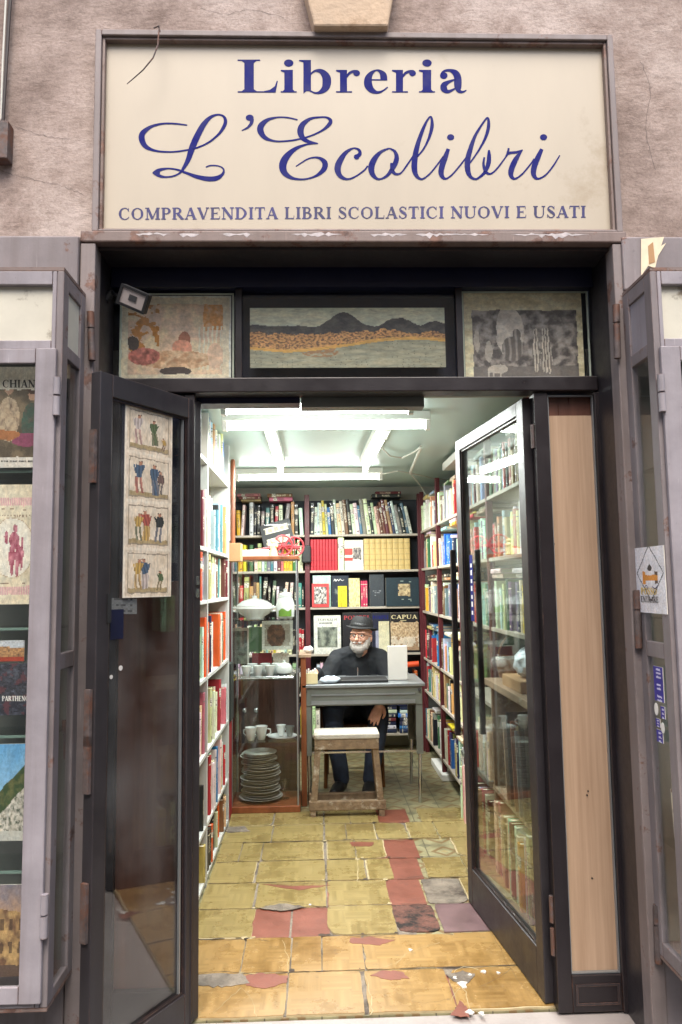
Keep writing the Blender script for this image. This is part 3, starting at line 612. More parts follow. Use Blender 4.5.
# outer door frame with rusty cover beam
df = thing('door_surround', 'rusty grey metal surround framing the shop entrance below the sign', 'door frame', (.15, 2.5, -.004))
for x0, x1 in ((-.812, -.76), (1.064, 1.116)): B((x0, 2.497, -.12), (x1, 2.565, 2.696)).build('jamb', 'rust', df, bevel=.004); B((x0+.003, 2.566, -.12), (x1-.003, 2.75, 2.695)).build('reveal', 'leafmetal', df)
B((-.812, 2.492, 2.699), (1.116, 2.75, 2.7405)).build('cover_beam', 'rusttrim', df, bevel=.005)
B((-.759, 2.53, 2.685), (1.063, 2.67, 2.697)).build('soffit', 'leafmetal', df)
pf = MB()  # ragged pale patches along the front of the cover beam
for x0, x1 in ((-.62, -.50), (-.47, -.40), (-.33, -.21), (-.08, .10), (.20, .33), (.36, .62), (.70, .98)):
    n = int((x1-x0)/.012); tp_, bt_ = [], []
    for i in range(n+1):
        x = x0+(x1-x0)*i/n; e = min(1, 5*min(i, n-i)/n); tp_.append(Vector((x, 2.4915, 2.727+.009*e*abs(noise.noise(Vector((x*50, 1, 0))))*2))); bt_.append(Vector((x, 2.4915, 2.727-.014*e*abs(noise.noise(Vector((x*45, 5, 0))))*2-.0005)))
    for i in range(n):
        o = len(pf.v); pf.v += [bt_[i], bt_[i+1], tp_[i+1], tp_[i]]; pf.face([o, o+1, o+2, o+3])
pf.build('pale_patches', mat('ragged_pale_patches', srgb(196, 188, 188), .8, var=.2, scale=60), df)
for (x, ya, yb) in ((90.5, 312, 362), (616, 305, 360), (637, 590, 650), (657, 905, 965), (66, 720, 760)):
    p0, p1 = atY(x, ya, 2.485), atY(x+(yb-ya)*.03, yb, 2.485); L_ = (p1-p0)
    MB().tube([p0, p0+L_*.32], .0125, seg=10).tube([p0+L_*.35, p0+L_*.97], .012, seg=10).tube([p0+L_*.3, p0+L_*.38], .009, seg=8).build('hinge', 'steelold', df)

# navy housing and transom with glass
tr = thing('transom', 'dark transom with navy housing and a glass strip above the doors', 'transom window', (.15, DY, 2.21))
B((-.758, DY-.045, 2.213), (1.062, DY+.04, 2.268)).build('rail', 'door', tr, bevel=.004)
B((-.758, DY-.04, 2.62), (1.062, DY+.13, 2.70)).build('navy_housing', 'navy', tr)
B((-.758, DY-.045, 2.615), (1.062, DY-.0405, 2.635)).build('lower_lip', 'navy', tr)
B((-.758, DY+.07, 2.272), (1.062, DY+.13, 2.617)).build('backing_board', 'navy', tr)
B((-.758, DY-.005, 2.269), (1.062, DY+.001, 2.619)).build('glass_pane', 'clearglass', tr)
for x in (-.285, .55): B((x-.012, DY-.025, 2.2695), (x+.012, DY-.007, 2.6185)).build('mullion', 'door', tr, bevel=.002)
B((-.755, DY+.045, 2.192), (-.06, DY+.13, 2.26)).build('navy_strip', 'navy', tr)
B((-.055, DY+.06, 2.18), (.42, DY+.13, 2.26)).build('grey_strip', 'desk', tr)
struct('wall_left', B((-.95, 2.552, -.13), (-.8125, 2.9299, 2.7)), 'rust'); struct('wall_right', B((1.1165, 2.552, -.13), (1.3, 2.9299, 2.7)), 'rust')
B((-.8, DY+.135, 2.43), (1.1, DY+.2, 2.76)).build('rear_board', 'navy', tr)
# inner wall above the opening, seen from inside only
struct('wall_front', B((-.86, 2.865, 2.25), (1.3, 2.93, 2.43)), 'intwall')

# ------------------------------------------------------------------ shop sign
SX0, SX1, SZ0, SZ1 = -.776, 1.108, 2.742, 3.50
sg = thing('shop_sign', 'large cream shop sign with blue lettering in a rusty grey frame', 'sign', (.165, 2.5, 2.76))
frame_boxes(SX0, SX1, SZ0, SZ1, .022, 2.50, 2.549, tb=.008).build('outer_frame', 'rust', sg, bevel=.003)
frame_boxes(SX0+.023, SX1-.023, SZ0+.0085, SZ1-.023, .010, 2.51, 2.549, tb=.006).build('inner_bead', 'rusttrim', sg, bevel=.002)
B((SX0+.03, 2.532, SZ0+.0145), (SX1-.03, 2.548, SZ1-.03)).build('panel', 'signcream', sg)
SPL = 2.5312
def S(zx, zy, x0, y0, sc=5.246): return lambda x, y, d=0: atY(x0+x/sc, y0+y/sc, SPL-d)
def letter(name, quads, fn, m='signblue'): return flat(quads, fn).build(name, m, sg)
# line 1, bold roman
q = poly2d((75, 52), (125, 52), (125, 222), (75, 222))+poly2d((40, 50), (158, 50), (158, 57), (40, 57))+poly2d((40, 216), (232, 216), (240, 223), (40, 223))+poly2d((170, 217), (210, 208), (235, 190), (245, 162), (251, 162), (240, 220))+poly2d((60, 57), (140, 57), (125, 68), (75, 68))+poly2d((75, 205), (125, 205), (142, 217), (60, 217))
letter('letter_L', q, S(0, 0, 230, 50))
def l_i(dx): return poly2d((285+dx, 104), (330+dx, 104), (330+dx, 222), (285+dx, 222))+poly2d((266+dx, 104), (290+dx, 104), (290+dx, 120), (266+dx, 111))+poly2d((266+dx, 216), (350+dx, 216), (350+dx, 223), (266+dx, 223))+poly2d((285+dx, 207), (330+dx, 207), (340+dx, 217), (276+dx, 217))+disc2d(308+dx, 68, 25, 19)
letter('letter_i', l_i(0), S(0, 0, 230, 50))
q = poly2d((385, 52), (425, 52), (425, 216), (400, 216), (385, 230))+poly2d((362, 52), (390, 52), (390, 66), (362, 58))+stroke2d([(422, 128, 9), (445, 110, 12), (478, 112, 26), (503, 138, 42), (508, 168, 46), (500, 198, 38), (475, 220, 20), (448, 225, 9), (420, 214, 9)])
letter('letter_b', q, S(0, 0, 230, 50))
def l_r(): return poly2d((577, 104), (614, 104), (614, 222), (577, 222))+poly2d((556, 104), (580, 104), (580, 120), (556, 111))+poly2d((556, 216), (640, 216), (640, 223), (556, 223))+stroke2d([(612, 142, 9), (626, 122, 14), (648, 112, 14), (668, 113, 16)])+disc2d(664, 121, 18, 16)
letter('letter_r', l_r(), S(0, 0, 230, 50))
q = poly2d((112, 153), (196, 153), (196, 160), (112, 160))+stroke2d([(178, 156, 36), (174, 130, 34), (155, 110, 16), (135, 107, 9), (112, 122, 22), (96, 150, 38), (96, 182, 42), (112, 208, 32), (140, 222, 16), (170, 215, 10), (198, 194, 6)])
letter('letter_e', q, S(0, 0, 350, 50))
letter('letter_r', l_r(), S(0, 0, 350-336/5.246, 50))
letter('letter_i', l_i(96), S(0, 0, 350, 50))
q = disc2d(492, 134, 20, 18)+stroke2d([(478, 126, 10), (495, 110, 12), (525, 107, 16), (552, 120, 32), (565, 145, 38), (566, 190, 38), (572, 214, 22), (590, 220, 12), (611, 211, 6)])+stroke2d([(555, 153, 8), (520, 166, 16), (494, 184, 32), (494, 204, 34), (515, 218, 18), (555, 200, 8)])
letter('letter_a', q, S(0, 0, 350, 50))
# line 2, script
L1 = [(300, 132, 7), (240, 124, 9), (170, 124, 10), (110, 140, 16), (68, 172, 28), (62, 205, 32), (82, 243, 24), (130, 265, 12), (200, 272, 9), (270, 267, 9), (350, 250, 9), (412, 222, 10), (466, 178, 13), (496, 132, 19), (500, 102, 17), (485, 82, 11), (455, 77, 10), (420, 92, 18), (385, 130, 28), (352, 190, 33), (326, 250, 33), (306, 310, 26), (285, 350, 18), (264, 380, 11), (230, 398, 9), (185, 404, 10), (150, 396, 16), (118, 382, 5)]
L2 = [(118, 382, 5), (150, 368, 17), (200, 359, 9), (250, 366, 10), (300, 384, 14), (350, 402, 20), (405, 413, 25), (450, 411, 25), (483, 392, 16), (492, 368, 10), (478, 351, 7), (445, 343, 7), (415, 345, 8), (398, 352, 6)]
letter('script_letter_L', stroke2d(L1)+stroke2d(L2)+disc2d(142, 382, 16, 12), S(0, 0, 130, 100))
letter('apostrophe', disc2d(628, 93, 21, 17)+stroke2d([(640, 98, 20), (636, 122, 18), (616, 145, 11), (586, 160, 5)]), S(0, 0, 130, 100))
E1_ = [(302, 104, 7), (250, 92, 8), (195, 91, 9), (145, 104, 18), (112, 133, 32), (108, 163, 33), (130, 196, 22), (175, 214, 11), (230, 216, 9), (300, 207, 9), (370, 188, 9), (430, 160, 11), (466, 130, 20), (475, 108, 19), (456, 92, 11), (420, 90, 9), (370, 98, 15), (332, 125, 27), (317, 160, 34), (327, 195, 28), (357, 217, 18), (410, 228, 5)]
E2_ = [(410, 228, 5), (350, 233, 9), (290, 256, 20), (242, 300, 35), (224, 345, 39), (237, 385, 30), (280, 411, 15), (340, 415, 9), (398, 398, 13), (438, 365, 26), (446, 332, 29), (424, 308, 17), (390, 301, 9), (350, 312, 8), (293, 348, 5)]
letter('script_letter_E', stroke2d(E1_)+stroke2d(E2_), S(0, 0, 240, 100))
c_ = [(608, 298, 20), (628, 284, 20), (624, 262, 14), (595, 253, 9), (556, 275, 20), (525, 318, 31), (512, 360, 34), (525, 397, 24), (560, 415, 12), (602, 403, 9), (650, 370, 9), (670, 345, 9)]
letter('script_letter_c', stroke2d(c_)+disc2d(612, 298, 15, 14), S(0, 0, 240, 100))
o_ = [(202, 255, 9), (162, 272, 16), (128, 310, 29), (112, 352, 33), (120, 392, 25), (150, 415, 11), (190, 400, 14), (224, 358, 24), (244, 312, 26), (238, 275, 17), (216, 257, 9), (200, 255, 9)]
letter('script_letter_o', stroke2d(o_)+stroke2d([(220, 330, 18), (222, 368, 20), (240, 388, 14), (268, 382, 9), (300, 340, 9), (332, 293, 9)]), S(0, 0, 350, 100))
l_ = [(350, 300, 9), (385, 258, 10), (414, 200, 14), (430, 140, 19), (427, 92, 11), (412, 96, 10), (384, 150, 17), (356, 230, 24), (341, 300, 30), (338, 360, 30), (350, 398, 20), (376, 415, 11), (412, 393, 9), (450, 350, 9), (490, 295, 8)]
letter('script_letter_l', stroke2d(l_), S(0, 0, 350, 100))
letter('script_letter_i', stroke2d([(516, 256, 18), (500, 300, 27), (482, 350, 30), (479, 390, 26), (500, 413, 12), (532, 395, 9), (572, 350, 9), (612, 298, 8)])+disc2d(528, 195, 19, 16), S(0, 0, 350, 100))
b_ = [(105, 330, 9), (150, 265, 10), (185, 200, 15), (202, 140, 18), (198, 94, 11), (172, 122, 11), (132, 188, 16), (106, 260, 25), (92, 320, 29), (94, 370, 28), (108, 402, 18), (135, 415, 11), (165, 397, 14), (188, 370, 18), (202, 330, 24), (205, 290, 20), (204, 262, 9)]
letter('script_letter_b', stroke2d(b_)+stroke2d([(180, 300, 9), (176, 340, 14), (188, 376, 16), (212, 387, 10), (245, 362, 9), (292, 300, 8)]), S(0, 0, 450, 100))
letter('script_letter_r', stroke2d([(292, 300, 9), (303, 278, 13), (308, 252, 10)])+stroke2d([(298, 280, 18), (325, 276, 14), (352, 273, 13), (382, 262, 7)])+stroke2d([(376, 266, 9), (346, 310, 26), (324, 358, 30), (320, 394, 24), (340, 413, 12), (377, 390, 9), (420, 340, 9), (442, 308, 8)]), S(0, 0, 450, 100))
letter('script_letter_i', stroke2d([(482, 257, 18), (462, 300, 27), (442, 350, 30), (439, 390, 26), (460, 413, 12), (502, 393, 9), (542, 345, 9), (576, 290, 6)])+disc2d(491, 195, 19, 16), S(0, 0, 450, 100))
# line 3, capitals
def sline(text, x0, x1, ybase, hpx, yslope=0.0):
    return flat(text2d(text, 0, 0, hpx, total=(x1-x0)), lambda x, y, d=0: atY(x0+x, ybase-y+yslope*x, SPL-d))
TXT = 'COMPRAVENDITA LIBRI SCOLASTICI NUOVI E USATI'; hpx = 11.6; gp = .07
sq = (587-118.5)/(sum(CAPS[c][0]+gp for c in TXT)*hpx); xx = 118.5
for c in TXT:
    if c != ' ': flat(text2d(c, 0, 0, hpx, squeeze=sq), lambda x, y, d=0: atY(xx+x, 219.6-y-.0045*(xx+x-118), SPL-d)).build('capital_letter', 'signbluefaded', sg)
    xx += (CAPS[c][0]+gp)*hpx*sq
# rain of dirt marks and dry twig of wire
tag(MB().tube([atY(159, 27, 2.47), atY(158, 45, 2.455), atY(153, 58, 2.45), atY(143, 70, 2.45), atY(134, 78, 2.455), atY(127, 84, 2.46)], [.003, .003, .0026, .0024, .002, .0014], seg=6).tube([atY(154, 28, 2.475), atY(159, 26, 2.465), atY(160, 32, 2.47)], .0028, seg=6).build('loose_wire', 'steelold'), 'thin rusty wire dangling over the top left of the cream sign', 'wire')

# ------------------------------------------------------------------ flat pictures: colour fields drawn cell by cell
def fbm(x, y, s=0, o=4): return noise.fractal(Vector((x, y, s)), .9, 2.1, o)
def mixc(a, b, t): t = max(0, min(1, t)); return tuple(a[i]*(1-t)+b[i]*t for i in range(3))
def ell(u, v, cx_, cy_, rx, ry): return ((u-cx_)/rx)**2+((v-cy_)/ry)**2 < 1
def grain(u, v, sd, c):
    k = 1+.22*noise.noise(Vector((u*28, v*28, sd)))+.2*noise.noise(Vector((u*70, v*70, sd+3))); j = .05*noise.noise(Vector((u*17, v*17, sd+7)))
    return (max(0, c[0]*(k+j)), max(0, c[1]*k), max(0, c[2]*(k-j)))
def picture(name, P0, du, dv, nx, ny, fn, parent=None, thick=.0025, label=None, m='print', wp=.012):
    """printed sheet: coloured face plus a thin real body behind it"""
    nrm = du.cross(dv).normalized(); mb = MB(); sd_ = P0.x*7+P0.z*3; mb.quadgrid(P0, du, dv, nx, ny, lambda u, v: grain(u, v, sd_, fn(min(.999, max(.001, u+wp*noise.noise(Vector((u*9, v*9, sd_))))), min(.999, max(.001, v+wp*noise.noise(Vector((u*9, v*9, sd_+9))))))))
    b0 = P0-nrm*.0004; o = len(mb.v); mb.v += [b0, b0+du, b0+du+dv, b0+dv]+[b0-nrm*thick, b0+du-nrm*thick, b0+du+dv-nrm*thick, b0+dv-nrm*thick]
    for q in ((0, 1, 2, 3), (7, 6, 5, 4), (0, 4, 5, 1), (1, 5, 6, 2), (2, 6, 7, 3), (3, 7, 4, 0)): mb.face([o+i for i in q], 0, (.8, .76, .68, 1))
    return mb.build(name, m, parent, attr=True, label=label)
def picY(name, px0, py0, px1, py1, Y, nx, ny, fn, parent=None, **k):
    """facing the street, in the plane y = Y; corners measured on the photo: left-bottom px0,py1 to right-top px1,py0"""
    a = atY(px0, py1, Y); b = atY(px1, py1, Y); t = atY(px0, py0, Y); cxm = (a.x)
    return picture(name, Vector((a.x, Y, a.z)), Vector((b.x-a.x, 0, 0)), Vector((0, 0, t.z-a.z)), nx, ny, fn, parent, **k)
def figs(u, v, spec, base):
    """small standing figures: (cx, foot, height, colour top, colour bottom)"""
    for k, (cx_, ft, h, ct, cbm) in enumerate(spec):
        q = (v-ft)/h; sway = .02*math.sin(q*5+k*2+cx_*9); x = (u-cx_-sway)/h
        if 0 < q < 1 and abs(x) < .4:
            if (x/.055)**2+((q-.93)/.06)**2 < 1: return srgb(176, 126, 100)
            if (x/.065)**2+((q-.98)/.035)**2 < 1: return srgb(70, 50, 42)
            w_ = .11+.03*math.sin(q*9+k)
            sh_ = .75+.25*math.sin(x*60+q*8)
            if .5 < q < .88 and abs(x) < w_: return tuple(c*sh_ for c in ct)
            leg = .05+.03*(1-q)
            if q < .5 and (abs(x-leg) < .038 or abs(x+leg) < .04): return tuple(c*sh_ for c in mixc(cbm, srgb(206, 180, 160), .25))
            if q < .5 and k % 2 and abs(x) < .13-.05*q: return tuple(c*sh_ for c in cbm)
            ax = x-(.1+.35*(q-.6))*(1 if k % 2 else -1)
            if .6 < q < .85 and abs(ax) < .025: return tuple(c*sh_ for c in ct)
    return base
def pr_fresco(u, v):
    if min(u, 1-u) < .075 or min(v*.62, (1-v)*.62) < .06:
        return srgb(214, 196, 176) if min(u, 1-u, v, 1-v) > .015 else srgb(226, 226, 206)
    n = fbm(u*5, v*4, 3); c = mixc(srgb(214, 188, 160), srgb(186, 164, 148), n+.4)
    if u < .35 and v > .35 and fbm(u*9, v*9, 8) > .05: c = srgb(172, 118, 58)
    if u > .75 and v > .6: c = mixc(srgb(190, 130, 60), c, abs(fbm(u*12, v*8)))
    if .7 < u < .92 and .15 < v < .65 and math.sin(u*160) > .3: c = srgb(214, 200, 184)
    if ell(u, v, .58, .5, .05, .09): c = srgb(150, 96, 74)
    if ell(u, v, .56, .38, .09, .11): c = srgb(200, 142, 120)
    if ell(u, v, .5, .26, .34, .11): c = mixc(srgb(206, 182, 152), srgb(170, 128, 96), fbm(u*14, v*14)+.5)
    if ell(u, v, .22, .3, .14, .1): c = mixc(srgb(196, 120, 110), srgb(110, 60, 52), fbm(u*18, v*14)+.4)
    if ell(u, v, .5, .13, .14, .05) or ell(u, v, .12, .45, .06, .08): c = srgb(64, 54, 52)
    if ell(u, v, .86, .3, .07, .15): c = srgb(214, 178, 156)
    return c
def pr_bay(u, v):
    mt = .66+.27*math.exp(-((u-.48)/.085)**2)+.18*math.exp(-((u-.76)/.08)**2)+.12*math.exp(-((u-.95)/.06)**2)+.03*fbm(u*14, 0)+.05*math.exp(-((u-.1)/.2)**2)
    if v > mt: return mixc(srgb(176, 186, 170), srgb(206, 204, 180), fbm(u*4, v*3)+.5)
    if v > .58-.03*math.sin(u*7)+.05*fbm(u*20, v*4, 3): return mixc(srgb(62, 62, 66), srgb(92, 90, 86), fbm(u*20, v*9)+.4)
    shore = .36-.1*math.sin(u*5+.6)
    if v > shore+.05: return mixc(srgb(214, 160, 104), srgb(96, 76, 66), fbm(u*70, v*34)*1.3+.4)
    if v > shore: return srgb(206, 162, 90)
    if ell(u, v, .36, .27, .09, .1) and fbm(u*30, v*20) > -.2: return srgb(150, 118, 88)
    if (u*37 % 1) < .08 and (v*23 % 1) < .2: return srgb(80, 84, 80)
    return mixc(srgb(160, 158, 136), srgb(134, 138, 124), fbm(u*8, v*22)+.5)
def pr_stage(u, v):
    if u < .065 or v > .8 or u > .95: return mixc(srgb(186, 178, 146), srgb(208, 202, 176), fbm(u*5, v*12)+.5)
    c = mixc(srgb(72, 68, 68), srgb(150, 144, 140), fbm(u*13, v*11, 4)*1.2+.4)
    if v < .16: c = srgb(104, 100, 98)
    if ell(u, v, .38, .55, .115, .3): c = mixc(srgb(186, 180, 172), srgb(150, 144, 138), fbm(u*8, v*8)+.4)
    if ell(u, v, .4, .36, .09, .14) or ell(u, v, .44, .52, .03, .07): c = mixc(srgb(90, 86, 84), srgb(140, 134, 130), math.sin(u*120))
    for cx_ in (.6, .67, .7): 
        if ell(u, v, cx_, .3, .03, .22) or ell(u, v, cx_, .55, .016, .05): c = srgb(176, 170, 160) if math.sin(u*260) > -.2 else srgb(96, 92, 90)
    if ell(u, v, .27, .13, .08, .05): c = srgb(170, 164, 156)
    for cx_ in (.2, .24, .3):
        if .03 < v < .12 and abs(u-cx_) < .008: c = srgb(170, 164, 156)
    if ell(u, v, .1, .45, .025, .13) or ell(u, v, .2, .33, .03, .12): c = srgb(160, 154, 146)
    return c
picprints = []
def transom_print(name, label, px0, py0, px1, py1, fn, nx, ny):  # print colours lifted and warmed: the glare on them is put into the colour
    t = picY(name, px0, py0, px1, py1, DY+.012, nx, ny, lambda u, v: tuple(min(.9, c*k) for c, k in zip(fn(u, v), (1.5, 1.42, 1.32)))); tag(t, label, 'print'); return t
transom_print('fresco_print', 'faded print of reclining figures in the left corner of the transom', 119, 296, 231, 383, pr_fresco, 150, 106)
transom_print('panorama_print', 'long sepia panorama of a bay with hills in the middle of the transom', 250, 308, 446, 368, pr_bay, 240, 72)
transom_print('engraving_print', 'black and white engraving of a theatre scene at right of the transom', 466, 293, 585, 381, pr_stage, 150, 106)
MT['sleeve'] = mat('bright_plastic_edge', srgb(216, 224, 206), .3)
# clear plastic sleeves around the outer two prints
for px0, py0, px1, py1, lb in ((119, 293.5, 234, 384, 'clear plastic sleeve with bright edges holding the reclining figures print'), (464, 291.5, 587, 382.5, 'clear plastic sleeve with creased top holding the theatre engraving')):
    a, b = atY(px0, py1, DY+.007), atY(px1, py0, DY+.007); m_ = frame_boxes(a.x, b.x, a.z, b.z, .006, DY+.004, DY+.008)
    tag(m_.build('plastic_sleeve', MT['sleeve']), lb, 'sleeve')

# floodlight
fl = thing('floodlight', 'small black floodlight tilted down at the left end of the transom', 'lamp', tuple(atY(120, 300, 2.6)))
c0 = atY(133, 299, 2.50); Rm = Matrix.Rotation(rad(24), 4, 'Y') @ Matrix.Rotation(rad(22), 4, 'X'); Tm = Matrix.Translation(c0) @ Rm
hb = MB(); hb.prism([Vector((-.052, 0, -.035)), Vector((.052, 0, -.035)), Vector((.052, 0, .035)), Vector((-.052, 0, .035))], Vector((0, .03, 0)))
hb.prism([Vector((-.04, .03, -.028)), Vector((.04, .03, -.028)), Vector((.04, .03, .028)), Vector((-.04, .03, .028))], Vector((0, .03, 0))); hb.xf(Tm); hb.build('housing', 'black', fl, bevel=.004)
lz = MB(); lz.box((-.043, -.004, -.027), (.043, -.0005, .027)); lz.xf(Tm); lens = lz.build('lens', 'blacklens', fl)
lz = MB(); lz.box((-.014, -.006, -.008), (.014, -.0045, .012)); lz.xf(Tm); lz.build('led_chip', 'dkgrey', lens)
lz = frame_boxes(-.052, .052, -.035, .035, .009, -.008, -.0002); lz.xf(Tm); lz.build('bezel', 'black', fl)
MB().tube([c0+Vector((-.01, .05, .02)), c0+Vector((-.06, .09, .03)), atY(112, 292, 2.66)], .008).tube([atY(112, 292, 2.66), atY(106, 300, 2.66)], .014).build('bracket', 'black', fl)
MB().tube([atY(104, 283, 2.66), atY(105, 300, 2.66), atY(104, 320, 2.66), atY(105, 360, 2.7), atY(104, 400, 2.7)], .004).build('wire', 'cable', fl)

# ------------------------------------------------------------------ door leaves (built in their own coordinates, hinge at origin)
def leaf(name, label, hx, hy, ex, ey, z0, z1, st_h, st_f, rail_t, rail_b, gm, fm='leafmetal'):
    w = math.hypot(ex-hx, ey-hy); rz = math.atan2(ey-hy, ex-hx); t = thing(name, label, 'door', (hx, hy, 0), rz)
    m = MB(); m.box((0, -.022, z0), (st_h, .022, z1)); m.box((w-st_f, -.022, z0), (w, .022, z1))
    m.box((st_h, -.0215, z1-rail_t), (w-st_f, .0215, z1)); m.box((st_h, -.0215, z0), (w-st_f, .0215, z0+rail_b))
    m.build('frame', fm, t, local=True, bevel=.003)
    g = MB().box((st_h-.004, -.002, z0+rail_b-.004), (w-st_f+.004, .002, z1-rail_t+.004)); g.build('glass_pane', gm, t, local=True)
    gb = frame_boxes(st_h, w-st_f, z0+rail_b, z1-rail_t, .008, .0045, .014); gb.build('glazing_bead', 'door', t, local=True)
    return t, w, rz
LH = (-.447, 2.752); LE = (-.702, 2.338)
ll, lw, lrz = leaf('glass_door', 'narrow dark framed glass door folded outward at left with prints taped on it', *LH, *LE, .012, 2.19, .07, .052, .075, .105, 'doorglass')
RH = (.812, 2.752); RE = (.716, 3.62)
rl_, rw, rrz = leaf('glass_door', 'wide dark framed glass door opened inward at right with long bar handles', *RH, *RE, .012, 2.2, .065, .065, .055, .165, 'leafglass')
# aluminium edge inside left leaf, bolts
g = MB(); g.box((.085, .003, .12), (.091, .012, 2.11)); g.build('edge_strip', 'alu', ll, local=True)
for z in (1.505, 1.46): MB().box((.012, .0225, z), (.03, .027, z+.032)).build('bolt', 'chrome', ll, local=True)
MB().box((lw-.055, .0225, 1.39), (lw-.04, .028, 1.48)).build('bolt', 'black', ll, local=True)
for zz in (1.83, 1.02, .88, .45): MB().box((lw+.0005, -.012, zz), (lw+.012, .012, zz+.17)).build('bolt_plate', 'steelold', ll, local=True)
for px, py, r in ((120, 668, .011), (110.5, 677, .009)):
    q = atP(px, py, Vector((LH[0], LH[1], 0)), Vector((-math.sin(lrz), math.cos(lrz), 0))); u0 = (q-Vector((LH[0], LH[1], 0))).dot(Vector((math.cos(lrz), math.sin(lrz), 0)))
    MB().tube([(u0, .0026, q.z), (u0, .0034, q.z)], r*.75, seg=16).build('round_sticker', 'plate', ll, local=True)
MB().box((lw-.13, .0026, 1.335), (lw-.075, .0033, 1.43)).build('blue_label', 'navy', ll, local=True)
# bar handles of right leaf
for sy in (1, -1):
    hnd = MB().box((rw-.052, sy*.062-.013, .78), (rw-.03, sy*.062+.013, 1.66)).build('bar_handle', 'door', rl_, local=True, bevel=.004)
    for z in (.88, 1.56): MB().tube([(rw-.04, sy*.022, z), (rw-.04, sy*.056, z)], .007).build('standoff', 'chrome', hnd)
# fix: standoffs share the leaf's axes
# blue sticker on the right leaf
st = MB(); st.box((rw-.16, .0026, 1.32), (rw-.115, .0034, 1.63)); st.build('blue_sticker', 'signblue', rl_, local=True)
for k in range(7): MB().box((rw-.148, .0036, 1.35+k*.037), (rw-.128, .0042, 1.368+k*.037+(.006 if k % 2 else 0))).build('sticker_mark', 'white', rl_, local=True)
# prints on the left leaf
U_ = Vector((math.cos(lrz), math.sin(lrz), 0)); N_ = Vector((-math.sin(lrz), math.cos(lrz), 0)); P_ = Vector((LH[0], LH[1], 0))-N_*.006
pl = P_+N_*.012
a, b, c = atP(123, 598, pl, N_), atP(171, 597, pl, N_), atP(124, 402, pl, N_)
ww = (b-a).dot(U_)  # negative: U_ runs right to left
def pr_costume(u, v):
    k = min(3, int((1-v)*4)); vv = (v*4) % 1; bg = mixc(srgb(222, 208, 186), srgb(206, 188, 162), fbm(u*4, v*14)+.3)
    if min(u, 1-u) < .035 or vv < .03 or vv > .97: return srgb(226, 214, 194)
    if (abs(u-.09) < .008 or abs(u-.91) < .008) and .08 < vv < .92: return srgb(150, 136, 118)
    if (abs(vv-.1) < .015 or abs(vv-.9) < .012) and .09 < u < .91: return srgb(150, 136, 118)
    if .1 < vv < .2 and .1 < u < .9: bg = mixc(srgb(176, 156, 116), srgb(150, 132, 96), fbm(u*14, v*40)+.4)
    gr, rd, bl, yl, wt, pk = srgb(96, 112, 78), srgb(176, 92, 80), srgb(84, 104, 126), srgb(200, 164, 92), srgb(212, 198, 190), srgb(200, 160, 152)
    sp = [[(.27, .2, .62, wt, pk), (.6, .22, .55, gr, gr), (.8, .14, .28, yl, srgb(110, 70, 60))],
          [(.3, .16, .68, bl, rd), (.62, .16, .64, bl, bl), (.74, .18, .5, srgb(120, 96, 90), srgb(70, 80, 90))],
          [(.3, .18, .56, yl, gr), (.44, .17, .64, rd, yl), (.72, .17, .62, srgb(60, 60, 60), bl)],
          [(.3, .16, .62, yl, yl), (.42, .18, .62, bl, wt), (.75, .14, .4, gr, srgb(120, 110, 60))]][k]
    return figs(u, vv, sp, bg)
du_ = -U_*(-ww) if ww < 0 else U_*ww
leafprint = picture('costume_prints', a, du_, Vector((0, 0, c.z-a.z)), 64, 260, pr_costume, wp=.006)
tag(leafprint, 'strip of four costume prints taped inside the left glass door', 'print')
a2 = atP(111, 614, pl, N_); b2 = atP(139, 614, pl, N_); c2 = atP(111, 598, pl, N_)
tag(picture('small_notice', a2-N_*.01, b2-a2, Vector((0, 0, c2.z-a2.z)), 12, 8, lambda u, v: srgb(120, 114, 112) if (int(v*8) % 3 == 1 and .15 < u < .85 and abs(fbm(u*30, v*9)) > .1) else srgb(186, 180, 176)), 'small pale notice stuck below the costume prints on the left door', 'notice')

# ------------------------------------------------------------------ fixed side panels
fp = thing('fixed_door_panel', 'fixed door panel of pale plywood in a dark frame right of the glass door', 'door panel', (.94, DY, 0))
m = MB(); m.box((.822, DY-.03, .006), (.874, DY+.03, 2.209)); m.box((1.05, DY-.035, .004), (1.12, DY+.03, 2.209)); m.box((.8745, DY-.0295, .006), (1.0495, DY+.0295, .128)); m.build('frame', 'door', fp, bevel=.003)
B((.8745, DY-.006, .1285), (1.0495, DY+.006, 2.125)).build('plywood_sheet', 'ply', fp)
B((.8745, DY+.007, 2.0), (1.0495, DY+.015, 2.2085)).build('veneer_strip', 'redwood', fp)
frame_boxes(.885, 1.04, .03, .1, .008, DY-.0325, DY-.0297).build('kick_panel', 'leafmetal', fp)
fr = frame_boxes(.875, 1.049, .129, 2.2, .004, DY-.02, DY-.0065); fr.build('bead', 'alu', fp)
for px, py in ((551, 545), (554, 544), (587, 795), (588, 791), (592, 878)):
    p = atY(px, py, DY-.0065); MB().tube([p, p+Vector((0, -.002, 0))], .003, seg=8).build('screw_hole', 'black', fp)
for zz in (.19, .3, 2.0): MB().tube([(.818, DY-.01, zz), (.818, DY-.01, zz+.09)], .009, seg=8).build('hinge', 'steelold', fp)
lp = thing('fixed_door_panel', 'fixed red brown wooden panel behind the folded left glass door', 'door panel', (-.6, DY, 0))
m = MB(); m.box((-.758, DY-.03, .004), (-.72, DY+.03, 2.209)); m.box((-.485, DY-.03, .004), (-.447, DY+.012, 2.209)); m.box((-.7195, DY-.0295, .006), (-.4855, DY+.0295, .12)); m.build('frame', 'door', lp, bevel=.003)
